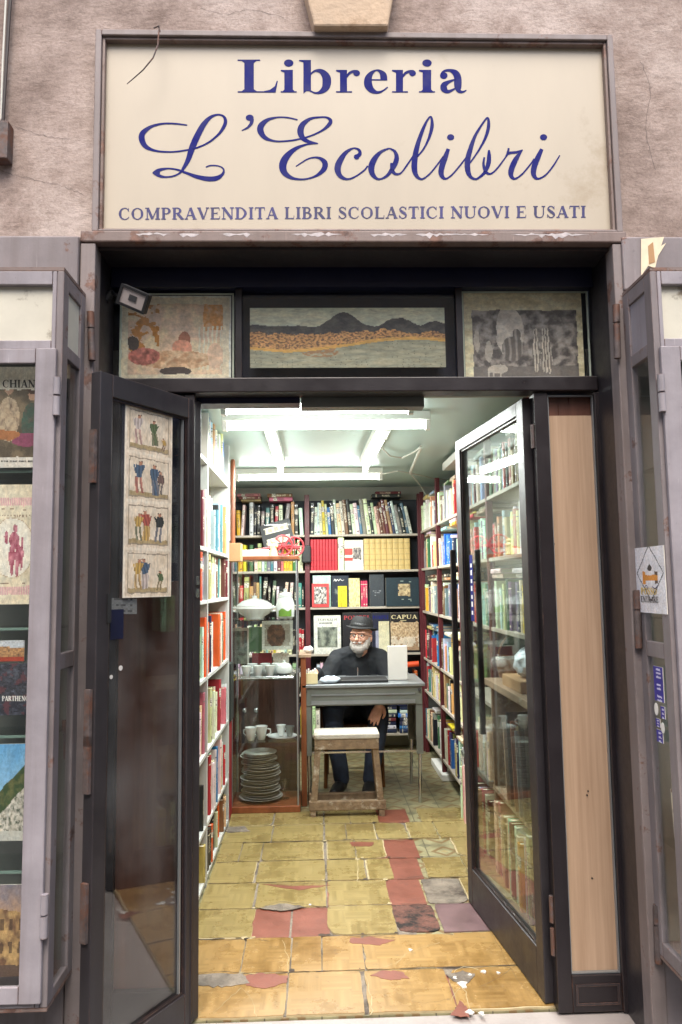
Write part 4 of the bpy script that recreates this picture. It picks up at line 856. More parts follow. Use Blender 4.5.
B((-.7195, DY-.006, .1205), (-.4855, DY+.006, 1.52)).build('veneer_sheet', 'redwood', lp); B((-.7195, DY-.004, 1.521), (-.4855, DY+.006, 2.2085)).build('navy_sheet', 'navy', lp)
# ================================================================== DISPLAY CASES on both sides of the entrance
def case(side, label):
    L_ = side < 0; xi = -.79 if L_ else 1.09; xo = -1.7 if L_ else 2.0; s = -1 if L_ else 1
    t = thing('display_case', label, 'display case', ((xi+xo)/2, 2.39, .3))
    X = lambda d: xi+s*d
    def bx(d0, y0, z0, d1, y1, z1): return ((min(X(d0), X(d1)), y0, z0), (max(X(d0), X(d1)), y1, z1))
    # back plate against the wall, above and beside the case
    p0 = -.815 if L_ else 1.094
    B((min(p0, xo), 2.5, -.1), (max(p0, xo), 2.548, 2.724)).build('backplate', 'caseedge', t, bevel=.006)
    B((min(p0+s*.0, xo), 2.485, 2.52), (max(p0+s*.0, xo), 2.4995, 2.718)).build('header', 'caseedge', t, bevel=.008)
    sd = MB(); y0, y1 = 2.28, 2.499
    for (a0, b0, a1, b1) in ((y0, .3, y0+.05, 2.5), (y1-.045, .3, y1, 2.5)): sd.box(*bx(0, a0, b0, .022, a1, b1))
    for (z0, z1) in ((.3, .345 if not L_ else .33), (1.25, 1.3), (2.23, 2.272), (2.45, 2.5)): sd.box(*bx(.0005, y0+.0505, z0, .0215, y1-.0455, z1))
    sd.build('side_frame', 'caseedge', t, bevel=.003)
    MB().box(*bx(.008, y0+.048, 2.268, .012, y1-.043, 2.454)).build('side_panel', 'casepaint' if not L_ else 'panelcream', t)
    MB().box(*bx(.009, y0+.048, .33, .012, y1-.043, 2.235)).build('side_glass', 'clearglass', t)
    ft = MB()
    ft.box(*bx(.0225, y0, .3, .036, y0+.03, 2.5)); ft.box(*bx(.0365, y0, 2.455, .91, y0+.03, 2.5)); ft.box(*bx(.0365, y0, 2.246, .91, y0+.03, 2.275)); ft.box(*bx(.0365, y0+.0, .3, .91, y0+.03, .312))
    ft.build('front_frame', 'casepaint', t, bevel=.003)
    MB().box(*bx(.034, y0+.018, 2.27, .9, y0+.023, 2.46)).build('fascia_panel', 'panelcream', t)
    # glazed door of the case
    d = MB(); d.box(*bx(.014, y0-.016, .318, .077, y0-.0005, 2.244)); d.box(*bx(.0775, y0-.0155, 2.196, .91, y0-.0005, 2.2435)); d.box(*bx(.0775, y0-.0155, .3185, .91, y0-.0005, .366))
    dr = d.build('case_door', 'casepaint', t, bevel=.003)
    MB().box(*bx(.075, y0-.01, .362, .9, y0-.006, 2.2)).build('door_glass', 'clearglass', dr)
    for z in (2.03, .50):
        MB().tube([Vector((X(.008), y0-.018, z)), Vector((X(.008), y0-.018, z+.06))], .011, seg=10).tube([Vector((X(.008), y0-.018, z+.065)), Vector((X(.008), y0-.018, z+.12))], .011, seg=10).build('hinge', 'casepaint', dr)
    MB().box(*bx(.03, 2.494, .33, .9, 2.4995, 2.44)).build('lining', 'desk', t)
    B((min(X(.0), xo), y0, 2.5005), (max(X(0), xo), 2.499, 2.512)).build('top_board', 'rusttrim', t)
    B((min(X(.0), xo), y0, .29), (max(X(0), xo), 2.499, .2995)).build('bottom_board', 'rusttrim', t)
    for py in (472, 630, 738, 874):
        z = atY(20, py, 2.33).z; sh_ = MB().box(*bx(.025, y0+.06, z, .9, 2.49, z+.006)).build('glass_shelf', 'shelfglass', t); MB().box(*bx(.025, y0+.0565, z-.001, .9, y0+.0598, z+.007)).build('shelf_edge', mat('green_glass_edge', srgb(112, 136, 126), .3), sh_)
    return t
case(-1, 'grey painted display case with posters and postcards left of the entrance')
case(1, 'grey painted display case with blue stickers right of the entrance')
YP = 2.325
def pr_seated(u, v):
    if v > .77: return srgb(206, 200, 180)
    if v < .1: return srgb(214, 208, 196)
    c = mixc(srgb(80, 70, 54), srgb(124, 108, 84), fbm(u*6, v*8, 2)+.4)
    for cx_, top, sc_, col in ((.6, .78, 1, srgb(180, 160, 132)), (.9, .72, .9, srgb(52, 80, 66))):
        if ell(u, v, cx_, top-.3, .14*sc_, .22): c = mixc(col, srgb(90, 70, 60), fbm(u*20, v*20)+.1)
        if ell(u, v, cx_, top, .055, .06): c = srgb(176, 140, 114)
        if ell(u, v, cx_, top+.04, .07, .035): c = srgb(200, 196, 184) if cx_ < .7 else srgb(70, 46, 36)
    if ell(u, v, .85, .27, .2, .07): c = srgb(134, 66, 92)
    if ell(u, v, .55, .32, .2, .05): c = srgb(160, 104, 62)
    return c
t = picY('portrait_poster', -40, 367, 38, 468, YP, 70, 80, pr_seated); tag(t, 'poster of two seated figures headed CHIANG in the left display case', 'poster')
flat(text2d('CHIANG', 0, 0, 7.6, total=41), lambda x, y, d=0: atY(2.5+x, 387.5-y, YP-.0006-d)).build('title', 'black', t)
flat([[(i*1.5, 0), (i*1.5+.9+.4*math.sin(i*5), 0), (i*1.5+.9, 1.6), (i*1.5, 1.6)] for i in range(22) if i % 6 != 5], lambda x, y, d=0: atY(1+x, 462-y, YP-.0006-d)).build('caption_line', 'black', t)
def pr_statue(u, v):
    c = mixc(srgb(226, 216, 190), srgb(216, 202, 172), fbm(u*3, v*4)+.4)
    if .82 < v < .89 or .08 < v < .15: return mixc(srgb(214, 160, 168), c, .35+.4*math.sin(u*200))
    e = ((u-.66)/.3)**2+((v-.47)/.25)**2
    if e < 1: c = srgb(232, 226, 210)
    if .97 < e < 1.03: c = srgb(196, 176, 150)
    if .73 < v < .745 and .35 < u < .95 and math.sin(u*150) > 0: c = srgb(150, 130, 110)
    if abs(v-.79) < .004 and .5 < u < .85: c = srgb(150, 130, 110)
    if abs(v-.17) < .004 and .5 < u < .85: c = srgb(150, 130, 110)
    m_ = srgb(150, 66, 88)
    if ell(u, v, .7, .63, .035, .03) or ell(u, v, .69, .53, .07, .07) or ell(u, v, .665, .4, .045, .1) or ell(u, v, .75, .4, .04, .1) or ell(u, v, .665, .3, .022, .07) or ell(u, v, .735, .29, .022, .07) or ell(u, v, .58, .55, .03, .055) or ell(u, v, .8, .42, .02, .14): return mixc(m_, srgb(206, 140, 150), fbm(u*20, v*20, 3)+.4)
    return c
tag(picY('figure_poster', -38, 485, 35, 605, YP, 70, 90, pr_statue), 'cream poster with pink bands and a red chalk figure in the left display case', 'poster')
def pr_town(u, v):
    if v > .68: return srgb(190, 196, 200)
    if v < .2: return srgb(160, 66, 48)
    return mixc(srgb(196, 150, 100), srgb(110, 84, 66), fbm(u*14, v*10)+.4)
def pr_dark(u, v): 
    n = fbm(u*6, v*5, 9)
    if n > .25: return srgb(92, 60, 66)
    return mixc(srgb(40, 42, 50), srgb(96, 100, 112), abs(fbm(u*9, v*14, 6)))
t = picY('dark_magazine', -30, 664, 32, 716, YP+.008, 40, 36, pr_dark); tag(t, 'dark magazine with a white headline on the middle shelf of the left case', 'magazine')
fq = text2d("PARTHENOP", 0, 0, 5.0, total=30); flat(fq, lambda x, y, d=0: atY(2+x, 701-y, YP+.0065-d)).build('title', 'white', t)
tag(picY('town_postcard', -25, 641, 24, 662, YP+.004, 30, 14, pr_town), 'postcard of a hill town above the dark magazine', 'postcard')
def pr_coast(u, v):
    if v < .1: return srgb(190, 190, 180)
    h_ = .36+.42*max(0, u-.4)/.6
    if v > h_+.06: return mixc(srgb(96, 160, 206), srgb(170, 206, 224), 1-v+.2*fbm(u*5, v*3))
    if v > h_-.18: return mixc(srgb(52, 74, 40), srgb(104, 104, 62), fbm(u*12, v*14)+.3)
    return mixc(srgb(210, 204, 190), srgb(74, 84, 66), fbm(u*26, v*24)+.35)
tag(picY('coast_poster', -36, 745, 28, 842, YP, 60, 80, pr_coast), 'poster of a blue bay below a green headland in the left case', 'poster')
def pr_street(u, v):
    if v > .78-.3*u*.3: return mixc(srgb(112, 116, 134), srgb(206, 160, 110), max(0, 1.4-v*1.3+.3*fbm(u*4, v*4)))
    c = mixc(srgb(196, 160, 106), srgb(110, 80, 58), fbm(u*7, v*6, 2)+.45)
    if (u*7 % 1) < .4 and (v*4 % 1) < .5: c = mixc(srgb(64, 44, 36), c, .25)
    if v < .12: c = srgb(96, 76, 64)
    return c
tag(picY('street_painting', -38, 886, 26, 978, YP, 60, 80, pr_street), 'painting of an old palace street at dusk, lowest picture in the left case', 'picture')
# small glass bowl + grey things on the shelves
gb = MB(); p = atY(20, 628, 2.4); gb.lathe([(.03, 0), (.05, .01), (.062, .04), (.06, .045), (.045, .012), (.0, .008)], (p.x-.02, 2.41, 1.206), seg=18)
tag(gb.build('glass_bowl', 'plate'), 'small grey bowl above the postcards in the left display case', 'bowl')
# right case: notice on its side, stickers, torn paper
def picX(name, x0, y0, x1, y1, X, nx, ny, fn, parent=None, **k):
    a = atX(x0, y1, X); b = atX(x1, y1, X); c = atX(x0, y0, X); return picture(name, a, Vector((0, b.y-a.y, 0)), Vector((0, 0, c.z-a.z)), nx, ny, fn, parent, **k)
XS = 1.0865
def pr_diam(u, v):
    d = abs(u-.5)/.46+abs(v-.6)/.42
    if .965 < d < 1.03: return srgb(70, 70, 76)
    if ell(u, v, .5, .68, .075, .05): return srgb(52, 50, 52)
    if .26 < u < .76 and .49 < v < .57: return srgb(222, 146, 58)
    if (.24 < u < .34 or .66 < u < .76) and .44 < v < .63: return srgb(222, 146, 58) if u < .5 else srgb(90, 70, 60)
    return srgb(228, 226, 230)
nt_ = picX('paper_notice', 638, 548, 667, 612, XS, 50, 90, pr_diam); tag(nt_, 'white paper notice with an orange bench drawing on the right case', 'notice')
a_, b_, c2_ = atX(638, 612, XS-.001), atX(667, 612, XS-.001), atX(638, 548, XS-.001)
NP = lambda x, y, d=0: a_+Vector((-.0006-d, (b_.y-a_.y)*x, (c2_.z-a_.z)*y))
flat([[(x/100, y/100) for x, y in q] for q in text2d('POSSO', 0, 0, 10, total=56)], lambda x, y, d=0: NP(.16+x, .28+y, d)).build('notice_word', MT['yellow'], nt_)
flat([[(x/100, y/100) for x, y in q] for q in text2d('ENTRARE', 0, 0, 9, total=62)], lambda x, y, d=0: NP(.14+x, .16+y, d)).build('notice_word', 'dkgrey', nt_)
flat(stroke2d([(.3, .39, .012), (.36, .42, .012), (.4, .38, .012), (.36, .34, .012)], n=4)+stroke2d([(.56, .4, .012), (.66, .37, .012), (.74, .41, .012)], n=4), NP).build('doodle', MT['signblue'], nt_)
def pr_stick(u, v):
    k = int(v*9)
    return srgb(214, 214, 236) if (.3 < u < .75 and (v*9 % 1) < .5 and k not in (2, 5)) else srgb(42, 40, 150)
st = picX('blue_sticker', 655, 666, 664, 700, XS, 14, 60, pr_stick); tag(st, 'tall blue sticker with white marks on the side of the right case', 'sticker')
for (px, py, rx, rz, lb) in ((656.5, 709, .013, .02, 'small round white sticker just below the tall blue one'), (663, 728, .012, .017, 'lower round white sticker beside the small blue labels')):
    p = atX(px, py, XS); m_ = MB(); m_.prism([Vector((XS, p.y+rx*math.cos(a), p.z+rz*math.sin(a))) for a in [i*.4488 for i in range(14)]], Vector((-.0012, 0, 0)))
    tag(m_.build('round_sticker', 'white'), lb, 'sticker')
for (x0, y0, x1, y1, lb) in ((661, 706, 665, 718, 'tiny blue sticker right of the upper round white sticker'), (656, 718, 660, 726, 'tiny blue sticker between the two round white stickers'), (657, 729, 663, 741, 'lowest blue and white sticker on the right case side')):
    tag(picX('blue_label', x0, y0, x1, y1, XS, 6, 12, pr_stick), lb, 'sticker')
tp = MB(); pts = [(641, 239), (652, 238), (664, 237), (661, 246), (666, 243), (658, 256), (655, 268), (648, 266), (641, 276)]
ps = [atY(x, y, 2.4835) for x, y in pts]; tp.prism(ps[::-1], Vector((0, -.0012, 0))); tpo = tp.build('torn_paper', 'paper'); tag(tpo, 'torn white and brown paper remnant above the right display case', 'paper')
tb = MB(); tb.prism([atY(x, y, 2.4818) for x, y in ((648, 246), (653, 242), (655, 262), (649, 264))][::-1], Vector((0, -.0008, 0))); tb.build('brown_remnant', 'card', tpo)
# pamphlets inside right case
for (x0, y0, x1, y1, fn_, nm, lb) in ((1.13, .52, 1.28, .83, lambda u, v: srgb(214, 204, 176) if fbm(u*20, v*30) > -.3 else srgb(120, 104, 90), 'pamphlet', 'yellowed pamphlet leaning low inside the right display case'), (1.2, 1.35, 1.5, 1.95, pr_street, 'poster', 'ochre poster hanging high inside the right display case')):
    tag(picture(nm, Vector((x0, 2.40, y0)), Vector((x1-x0, 0, 0)), Vector((0, .02, y1-y0)), 20, 30, fn_), lb, 'paper' if nm == 'pamphlet' else 'poster')

# ================================================================== INTERIOR
# fluorescent lamps on the ceiling
def lamp(a, b, label, w=.05, power=1.0):
    a, b = Vector(a), Vector(b); d = (b-a); L_ = d.length; d.normalize(); t = thing('fluorescent_lamp', label, 'ceiling lamp', tuple((a+b)/2), math.atan2(d.y, d.x), 'fluorescent ceiling lamps')
    MB().box((-L_/2, -w, .0), (L_/2, w, .048)).build('housing', 'lamphouse', t, local=True, bevel=.004)
    MB().tube([(-L_/2+.03, 0, -.028), (L_/2-.03, 0, -.028)], .016, seg=12).build('tube', 'tube', t, local=True)
    for s in (-1, 1): MB().box((s*(L_/2-.012)-.012, -.02, -.05), (s*(L_/2-.012)+.012, .02, -.0005)).build('lamp_holder', 'white', t, local=True)
    for yy in ((-.115, .115) if w > .1 else (0,)):
        al = bpy.data.lights.new('tube_light', 'AREA'); al.shape = 'RECTANGLE'; al.size = L_-.08; al.size_y = .03; al.energy = LAMP_WATTS*power*(L_/1.2); al.color = (.97, 1.0, .97)
        lo = bpy.data.objects.new('tube_light', al); C.objects.link(lo); lo.parent = t; lo.location = (0, yy, -.046)
    return t
lamp((-.50, 3.93, 2.38), (.62, 3.93, 2.38), 'lit crosswise fluorescent lamp second from the door', .035)
lamp((-.46, 3.56, 2.38), (.48, 3.56, 2.38), 'lit crosswise fluorescent lamp nearest the door', .035, .8)
lamp((-.64, 5.86, 2.38), (.53, 5.86, 2.38), 'lit crosswise fluorescent lamp nearest the back shelves', .035, 1.9)
lamp((-.262, 4.2, 2.38), (-.264, 5.45, 2.38), 'lit lengthwise fluorescent lamp on the left of the ceiling', .035)
lamp((.39, 4.2, 2.38), (.365, 5.45, 2.38), 'lit lengthwise fluorescent lamp on the right of the ceiling', .045)
cab = [atZ(x, y, 2.405) for x, y in ((381, 447), (390, 456), (402, 458), (414, 452), (421, 447))]
MBc = MB(); MBc.tube(cab, .006, seg=6); MBc.tube([atZ(421, 447, 2.405), atZ(415, 461, 2.4), atZ(410, 473, 2.39)], .011, seg=6); MBc.tube([atZ(382, 474, 2.40), atZ(398, 471, 2.39), atZ(410, 473, 2.39), atZ(432, 478, 2.4), atZ(455, 481, 2.4)], .006, seg=6); MBc.tube([atZ(410, 473, 2.39), atY(420, 485, 6.5), atY(428, 498, 6.6)], .006, seg=6)
tag(MBc.build('ceiling_cable', 'cable'), 'white cable looping across the ceiling at right of the lamps', 'cable')

# ------------------------------------------------------------------ bookcases
def bookcase(name, label, cat, loc, posts, boards, panels=()):
    t = thing(name, label, cat, loc)
    for a, b, m_ in posts: B(a, b).build('upright', m_, t, bevel=.002)
    for a, b, m_ in boards: B(a, b).build('shelf_board', m_, t, bevel=.002)
    for a, b, m_ in panels: B(a, b).build('back_panel', m_, t)
    return t
LZ = [.03, .28, .64, 1.02, 1.41, 1.68, 2.14]
LYS = [2.95, 3.88, 4.80]
bookcase('white_bookcase', 'white laminate bookcase packed with books along the left wall', 'bookcase', (-.7, 3.9, 0),
         [((-.83, y, 0), (-.57, y+.022, 2.42 if i else 2.16), 'whiteshelf') for i, y in enumerate(LYS)][:3],
         [((-.829, LYS[k]+.0225, z), (-.572, LYS[k+1]-.0005, z+.02), 'whiteshelf') for z in LZ for k in (0, 1)], [((-.845, 2.96, .01), (-.8305, 4.82, 2.3), 'darkback')])
BZ = [.14, .50, .855, 1.275, 1.61, 1.94]
bookcase('back_bookcase', 'wide burgundy and grey bookcase covering the back wall', 'bookcase', (.1, 6.92, 0),
         [((x-.022, 6.79, 0), (x+.022, 6.83, 2.33), 'redpost') for x in (-.775, -.09, .955)],
         [((-.752, 6.795, z), (-.113, 7.03, z+.02), 'greyshelf') for z in BZ]+[((-.067, 6.795, z), (.932, 7.03, z+.02), 'greyshelf') for z in BZ], [((-.78, 7.031, .1), (1.0, 7.045, 2.3), 'darkback')])
RZ = [.13, .535, .82, 1.235, 1.615, 1.955]
RYS = [3.3, 4.1, 4.95, 5.85, 6.755]
bookcase('right_bookcase', 'long burgundy and grey bookcase along the right wall', 'bookcase', (1.1, 5, 0),
         [((.95, y-.018, 0), (.985, y+.018, 2.34), 'redpost') for y in RYS],
         [((.952, RYS[k]+.0185, z), (1.27, RYS[k+1]-.0185, z+.02), 'greyshelf') for z in RZ for k in range(4) if not (k < 2 and z < .9)], [((1.271, 3.0, .1), (1.285, 6.75, 2.34), 'darkback')])
# near counter on the right with things under it
ct = thing('low_counter', 'low wooden counter ledge behind the glass door at right', 'counter', (1.05, 3.5, 0))
B((.90, 2.95, .95), (1.268, 4.06, .985)).build('top_board', 'ply', ct, bevel=.003)
B((.93, 2.96, .40), (1.268, 4.06, .42)).build('middle_board', 'oldwood', ct)
for y in (2.955, 4.04): B((.935, y, .0), (1.265, y+.02, .949)).build('side', 'oldwood', ct)
B((.92, 4.12, .395), (1.26, 4.9, .42)).build('low_ledge', 'desk', ct)
B((.965, 4.125, .8), (1.26, 4.9, .82)).build('ledge', 'greyshelf', ct)

# ------------------------------------------------------------------ glass vitrine
VX0, VX1, VY0, VY1 = -.585, -.137, 5.06, 5.42
vt_ = thing('glass_cabinet', 'tall glass cabinet with wooden base holding crockery', 'display cabinet', ((VX0+VX1)/2, 5.24, 0))
B((VX0-.01, VY0-.01, .008), (VX1+.01, VY1, .05)).build('base', 'brownwood', vt_, bevel=.004)
B((VX0-.01, VY0-.01, 1.675), (VX1+.01, VY1, 1.7)).build('top', 'brownwood', vt_, bevel=.003)
for x in (VX0+.005, VX1-.005):
    for y in (VY0+.005, VY1-.01): B((x-.005, y-.005, .051), (x+.005, y+.005, 1.6745)).build('corner_post', 'alu', vt_)
B((VX0+.012, VY0+.003, .052), (VX1-.012, VY0+.006, 1.674)).build('front_glass', 'clearglass', vt_)
B((VX1-.006, VY0+.012, .052), (VX1-.003, VY1-.02, 1.674)).build('side_glass', 'clearglass', vt_)
B((VX0+.003, VY0+.012, .052), (VX0+.006, VY1-.02, 1.674)).build('side_glass', 'clearglass', vt_)
for z in (.455, .865, 1.265): B((VX0+.012, VY0+.012, z), (VX1-.012, VY1-.02, z+.006)).build('glass_shelf', 'shelfglass', vt_)
B((VX0+.012, VY1-.012, .052), (VX1-.012, VY1-.004, .86)).build('back_board', 'redwood', vt_)
B((VX1-.01, VY0+.1, .9), (VX1+.012, VY0+.12, .93)).build('lock', 'chrome', vt_)
sc_ = thing('wooden_partition', 'narrow orange brown wooden partition beside the glass cabinet', 'partition', (-.12, 5.4, 0))
B((-.122, 5.2, .0), (-.085, 5.235, 1.0)).build('post', 'brownwood', sc_, bevel=.003); B((-.118, 5.236, .03), (-.09, 5.56, .99)).build('panel', 'brownwood', sc_); B((-.135, 5.19, 1.001), (-.05, 5.6, 1.02)).build('top_board', 'ply', sc_)
tis = MB(); tis.ball((-.07, 5.3, 1.045), .03, sc=(1.3, 1, .8), seg=10, rings=6); [v.__iadd__(Vector((fbm(v.x*60, v.y*60, 1)*.01, 0, fbm(v.x*70, v.z*70, 2)*.012))) for v in tis.v]
tag(tis.build('tissue', 'white'), 'crumpled white tissue on top of the wooden partition', 'tissue')

# crockery: 24 stacked plates
stx, sty = -.40, 5.22; z = .056
pr = [(.06, 0), (.075, .003), (.125, .018), (.127, .02), (.12, .019), (.07, .006), (.0, .005)]
ords = ['lowest', 'second', 'third', 'fourth', 'fifth', 'sixth', 'seventh', 'eighth', 'ninth', 'tenth', 'eleventh', 'twelfth', 'thirteenth', 'fourteenth', 'fifteenth', 'sixteenth', 'seventeenth', 'eighteenth', 'nineteenth', 'twentieth', 'twenty-first', 'twenty-second', 'twenty-third', 'twenty-fourth', 'topmost']
for k in range(24):
    rr = 1.18 if k == 0 else (1.0+.04*math.sin(k*2.1) if k < 16 else .93+.03*math.sin(k))
    m_ = MB().lathe([(r*rr, h) for r, h in pr], (stx+.01*math.sin(k*1.7)+(-.012 if k > 16 else 0), sty+.008*math.cos(k*2.3), z), seg=26)
    o = m_.build('plate', 'plate'); tag(o, ('widest, lowest' if k == 0 else 'topmost' if k == 23 else ords[k]+' from the bottom,')+' white plate in the stack inside the glass cabinet', 'plate', 'plates stacked in the glass cabinet'); z += .0128
p = thing('glass_goblet', 'small clear glass standing right of the plate stack', 'glass', (-.235, 5.2, .056)); MB().lathe([(.03, 0), (.032, .004), (.005, .012), (.005, .05), (.028, .07), (.034, .13), (.031, .13), (.02, .075), (0, .062)], (-.235, 5.2, .056)).build('bowl', 'shelfglass', p)
# shelf at .46
def cup(x, y, z, s, label, m='porcelain', ang=0, tilt=None, group=None):
    t = thing('cup', label, 'cup', (x, y, z), ang, group)
    MB().lathe([(.018*s, 0), (.022*s, .004*s), (.03*s, .05*s), (.036*s, .075*s), (.033*s, .075*s), (.026*s, .05*s), (.0, .008*s)], (0, 0, 0), seg=18).build('bowl', m, t, local=True)
    MB().tube([(.03*s+.0, 0, .06*s), (.05*s, 0, .056*s), (.052*s, 0, .035*s), (.028*s, 0, .022*s)], .004*s, seg=6).build('handle', m, t, local=True); return t
for x, lb in ((-.515, 'left of two small glass bottles in the cabinet'), (-.437, 'right of two small glass bottles in the cabinet')):
    t = thing('glass_bottle', lb, 'bottle', (x, 5.28, .462)); MB().lathe([(.028, 0), (.034, .01), (.034, .09), (.012, .115), (.012, .15), (.016, .155), (0, .156)], (x, 5.28, .462)).build('flask', 'shelfglass', t); MB().ball((x, 5.28, .635), .017).build('stopper', 'chrome', t)
cup(-.46, 5.13, .462, 1.15, 'white cup left of its pair on the lower cabinet shelf', ang=2.6); cup(-.39, 5.15, .462, 1.2, 'white cup right of its pair on the lower cabinet shelf')
t = thing('serving_plate', 'white oval plate carrying small cups in the cabinet', 'plate', (-.25, 5.2, .462)); MB().lathe([(.06, 0), (.1, .012), (.102, .015), (.06, .006), (0, .005)], (-.25, 5.2, .462), seg=26).build('dish', 'porcelain', t)
cup(-.26, 5.21, .474, .95, 'upright small white cup on the oval cabinet plate', ang=1); cup(-.2, 5.18, .474, .9, 'dark grey small cup on the oval cabinet plate', m='desk', ang=2)
# tray with cups at .87
t = thing('tray', 'small metal tray of coffee cups on the middle cabinet shelf', 'tray', (-.36, 5.22, .871)); MB().box((-.53, 5.1, .8715), (-.17, 5.34, .879)).build('base', 'chrome', t, bevel=.003); MB().tube([(-.53, 5.1, .885), (-.17, 5.1, .885), (-.17, 5.34, .885), (-.53, 5.34, .885), (-.53, 5.1, .885)], .003, seg=6).build('rim', 'chrome', t)
for k, x in enumerate((-.49, -.41, -.33)): cup(x, 5.15, .880, 1.0, ['leftmost', 'middle', 'right hand'][k]+' white coffee cup in the front row on the tray', ang=.4+k, group='coffee cups on the tray')
for k, x in enumerate((-.46, -.37, -.29)): cup(x, 5.25, .880, 1.05, ['leftmost', 'middle', 'right hand'][k]+' white coffee cup in the back row on the tray', ang=2+k, group='coffee cups on the tray')
t = thing('sugar_bowl', 'round white sugar bowl with lid on the cabinet tray', 'sugar bowl', (-.235, 5.2, .88)); MB().lathe([(.03, 0), (.055, .02), (.06, .045), (.05, .065), (.0, .066)], (-.235, 5.2, .88)).build('bowl', 'porcelain', t); MB().lathe([(.05, 0), (.035, .016), (.008, .022), (.01, .035), (0, .037)], (-.235, 5.2, .9465)).build('lid', 'porcelain', t)
# shelf at 1.27: tureen and jar
t = thing('soup_tureen', 'large oval white soup tureen on the top cabinet shelf', 'tureen', (-.44, 5.22, 1.272))
MB().lathe([(.06, 0), (.065, .012), (.1, .035), (.125, .07), (.12, .085), (0, .086)], (-.44, 5.22, 1.272), seg=28, sc=(1.05, .8)).build('bowl', 'porcelain', t)
MB().lathe([(.12, 0), (.115, .01), (.085, .034), (.04, .05), (.014, .054), (.018, .07), (0, .075)], (-.44, 5.22, 1.359), seg=28, sc=(1.05, .8)).build('lid', 'porcelain', t)
for s in (-1, 1): MB().tube([(-.44+s*.12, 5.22, 1.35), (-.44+s*.155, 5.22, 1.35), (-.44+s*.15, 5.22, 1.325), (-.44+s*.118, 5.22, 1.32)], .007, seg=7).build('handle', 'porcelain', t)
t = thing('lidded_jar', 'tall white lidded jar with a green scene beside the tureen', 'jar', (-.225, 5.2, 1.272)); MB().lathe([(.05, 0), (.062, .01), (.066, .09), (.055, .13), (.046, .145), (0, .146)], (-.225, 5.2, 1.272), seg=24).build('body', 'porcelain', t)
MB().lathe([(.05, 0), (.05, .018), (.035, .03), (.01, .036), (.014, .055), (0, .06)], (-.225, 5.2, 1.4185), seg=24).build('lid', 'porcelain', t)
gl = MB()
for k in range(8):
    a0, a1 = -2.3+k*.18, -2.3+(k+1)*.18; o = len(gl.v); gl.v += [Vector((-.225+.0675*math.cos(a), 5.2+.0675*math.sin(a), 1.272+h)) for a, h in ((a0, .015), (a1, .015), (a1, .06+.01*math.sin(k)), (a0, .06+.01*math.sin(k-1)))]; gl.face([o, o+1, o+2, o+3])
gl.build('painted_scene', mat('green_glaze', srgb(110, 150, 60), .3), t)
# pictures standing behind the glass in the cabinet
def pr_brown(u, v):
    if min(u, 1-u) < .1 or min(v, 1-v) < .12: return srgb(206, 206, 196)
    return mixc(srgb(120, 84, 62), srgb(60, 46, 40), fbm(u*6, v*6, 4)+.5) if ell(u, v, .45, .5, .3, .42) else mixc(srgb(176, 172, 160), srgb(150, 140, 126), fbm(u*4, v*4)+.5)
def shelfpic(nm, lb, px0, py0, px1, py1, Y, fn, cat='picture', nx=24, ny=24): return tag(picY(nm, px0, py0, px1, py1, Y, nx, ny, fn), lb, cat)
shelfpic('small_print', 'framed brown print standing inside the glass cabinet above the tray', 262, 621, 293, 650, 5.37, pr_brown)
shelfpic('green_book_cover', 'dark green album standing behind the cabinet beside the brown print', 249, 627, 262, 652, 5.46, lambda u, v: srgb(64, 98, 66), 'book')
shelfpic('grey_picture', 'tall grey framed picture at the left inside the glass cabinet', 235, 628, 249, 664, 5.39, lambda u, v: srgb(200, 200, 190) if min(u, 1-u) < .12 or v > .92 else mixc(srgb(120, 128, 120), srgb(84, 84, 80), fbm(u*3, v*9)+.5))
shelfpic('red_booklet', 'dark red booklet lying upright under the brown print', 252, 653, 272, 664, 5.45, lambda u, v: srgb(126, 32, 44), 'booklet')
shelfpic('sketch_card', 'cream card with small sketches beside the dark red booklet', 273, 653, 289, 664, 5.44, lambda u, v: srgb(190, 120, 100) if fbm(u*9, v*5) > .45 else srgb(220, 212, 196), 'card')
# tall album boxes between bookcase and cabinet
for (x0, x1, z0, z1, m_, lb) in ((-.60, -.572, 1.80, 2.33, 'white', 'white rolled poster tube standing high behind the white bookcase'), (-.571, -.54, 1.78, 2.345, 'brownwood', 'brown poster tube with rounded top beside the white tube')):
    mb = MB(); xm = (x0+x1)/2; rr = (x1-x0)/2; mb.lathe([(rr, 0), (rr, z1-z0-rr), (rr*.7, z1-z0-rr*.25), (0, z1-z0)], (xm, 4.9, z0), seg=14); tag(mb.build('poster_tube', m_), lb, 'tube')
bx = MB().box((-.66, 4.86, 1.66), (-.5, 5.0, 1.78)); tag(bx.build('cardboard_box', 'card', bevel=.003), 'small brown cardboard box under the poster tubes', 'box')
sl = MB().box((-.80, 4.835, 0), (-.6, 5.04, 1.659)); tag(sl.build('side_cupboard', 'greyshelf', bevel=.004), 'narrow greige cupboard between the white bookcase and the glass cabinet', 'cupboard')
rdb = MB().box((-.598, 4.87, .02), (-.575, 5.02, .62)); tag(rdb.build('red_portfolio', mat('red_cloth', srgb(150, 30, 36), .6), bevel=.002), 'tall red portfolio leaning beside the glass cabinet base', 'portfolio')
grb = MB().box((-.599, 4.85, .64), (-.56, 5.0, 1.0)); tag(grb.build('dark_portfolio', mat('dark_green_cloth', srgb(44, 50, 46), .7), bevel=.002), 'dark portfolio above the tall red portfolio', 'portfolio')

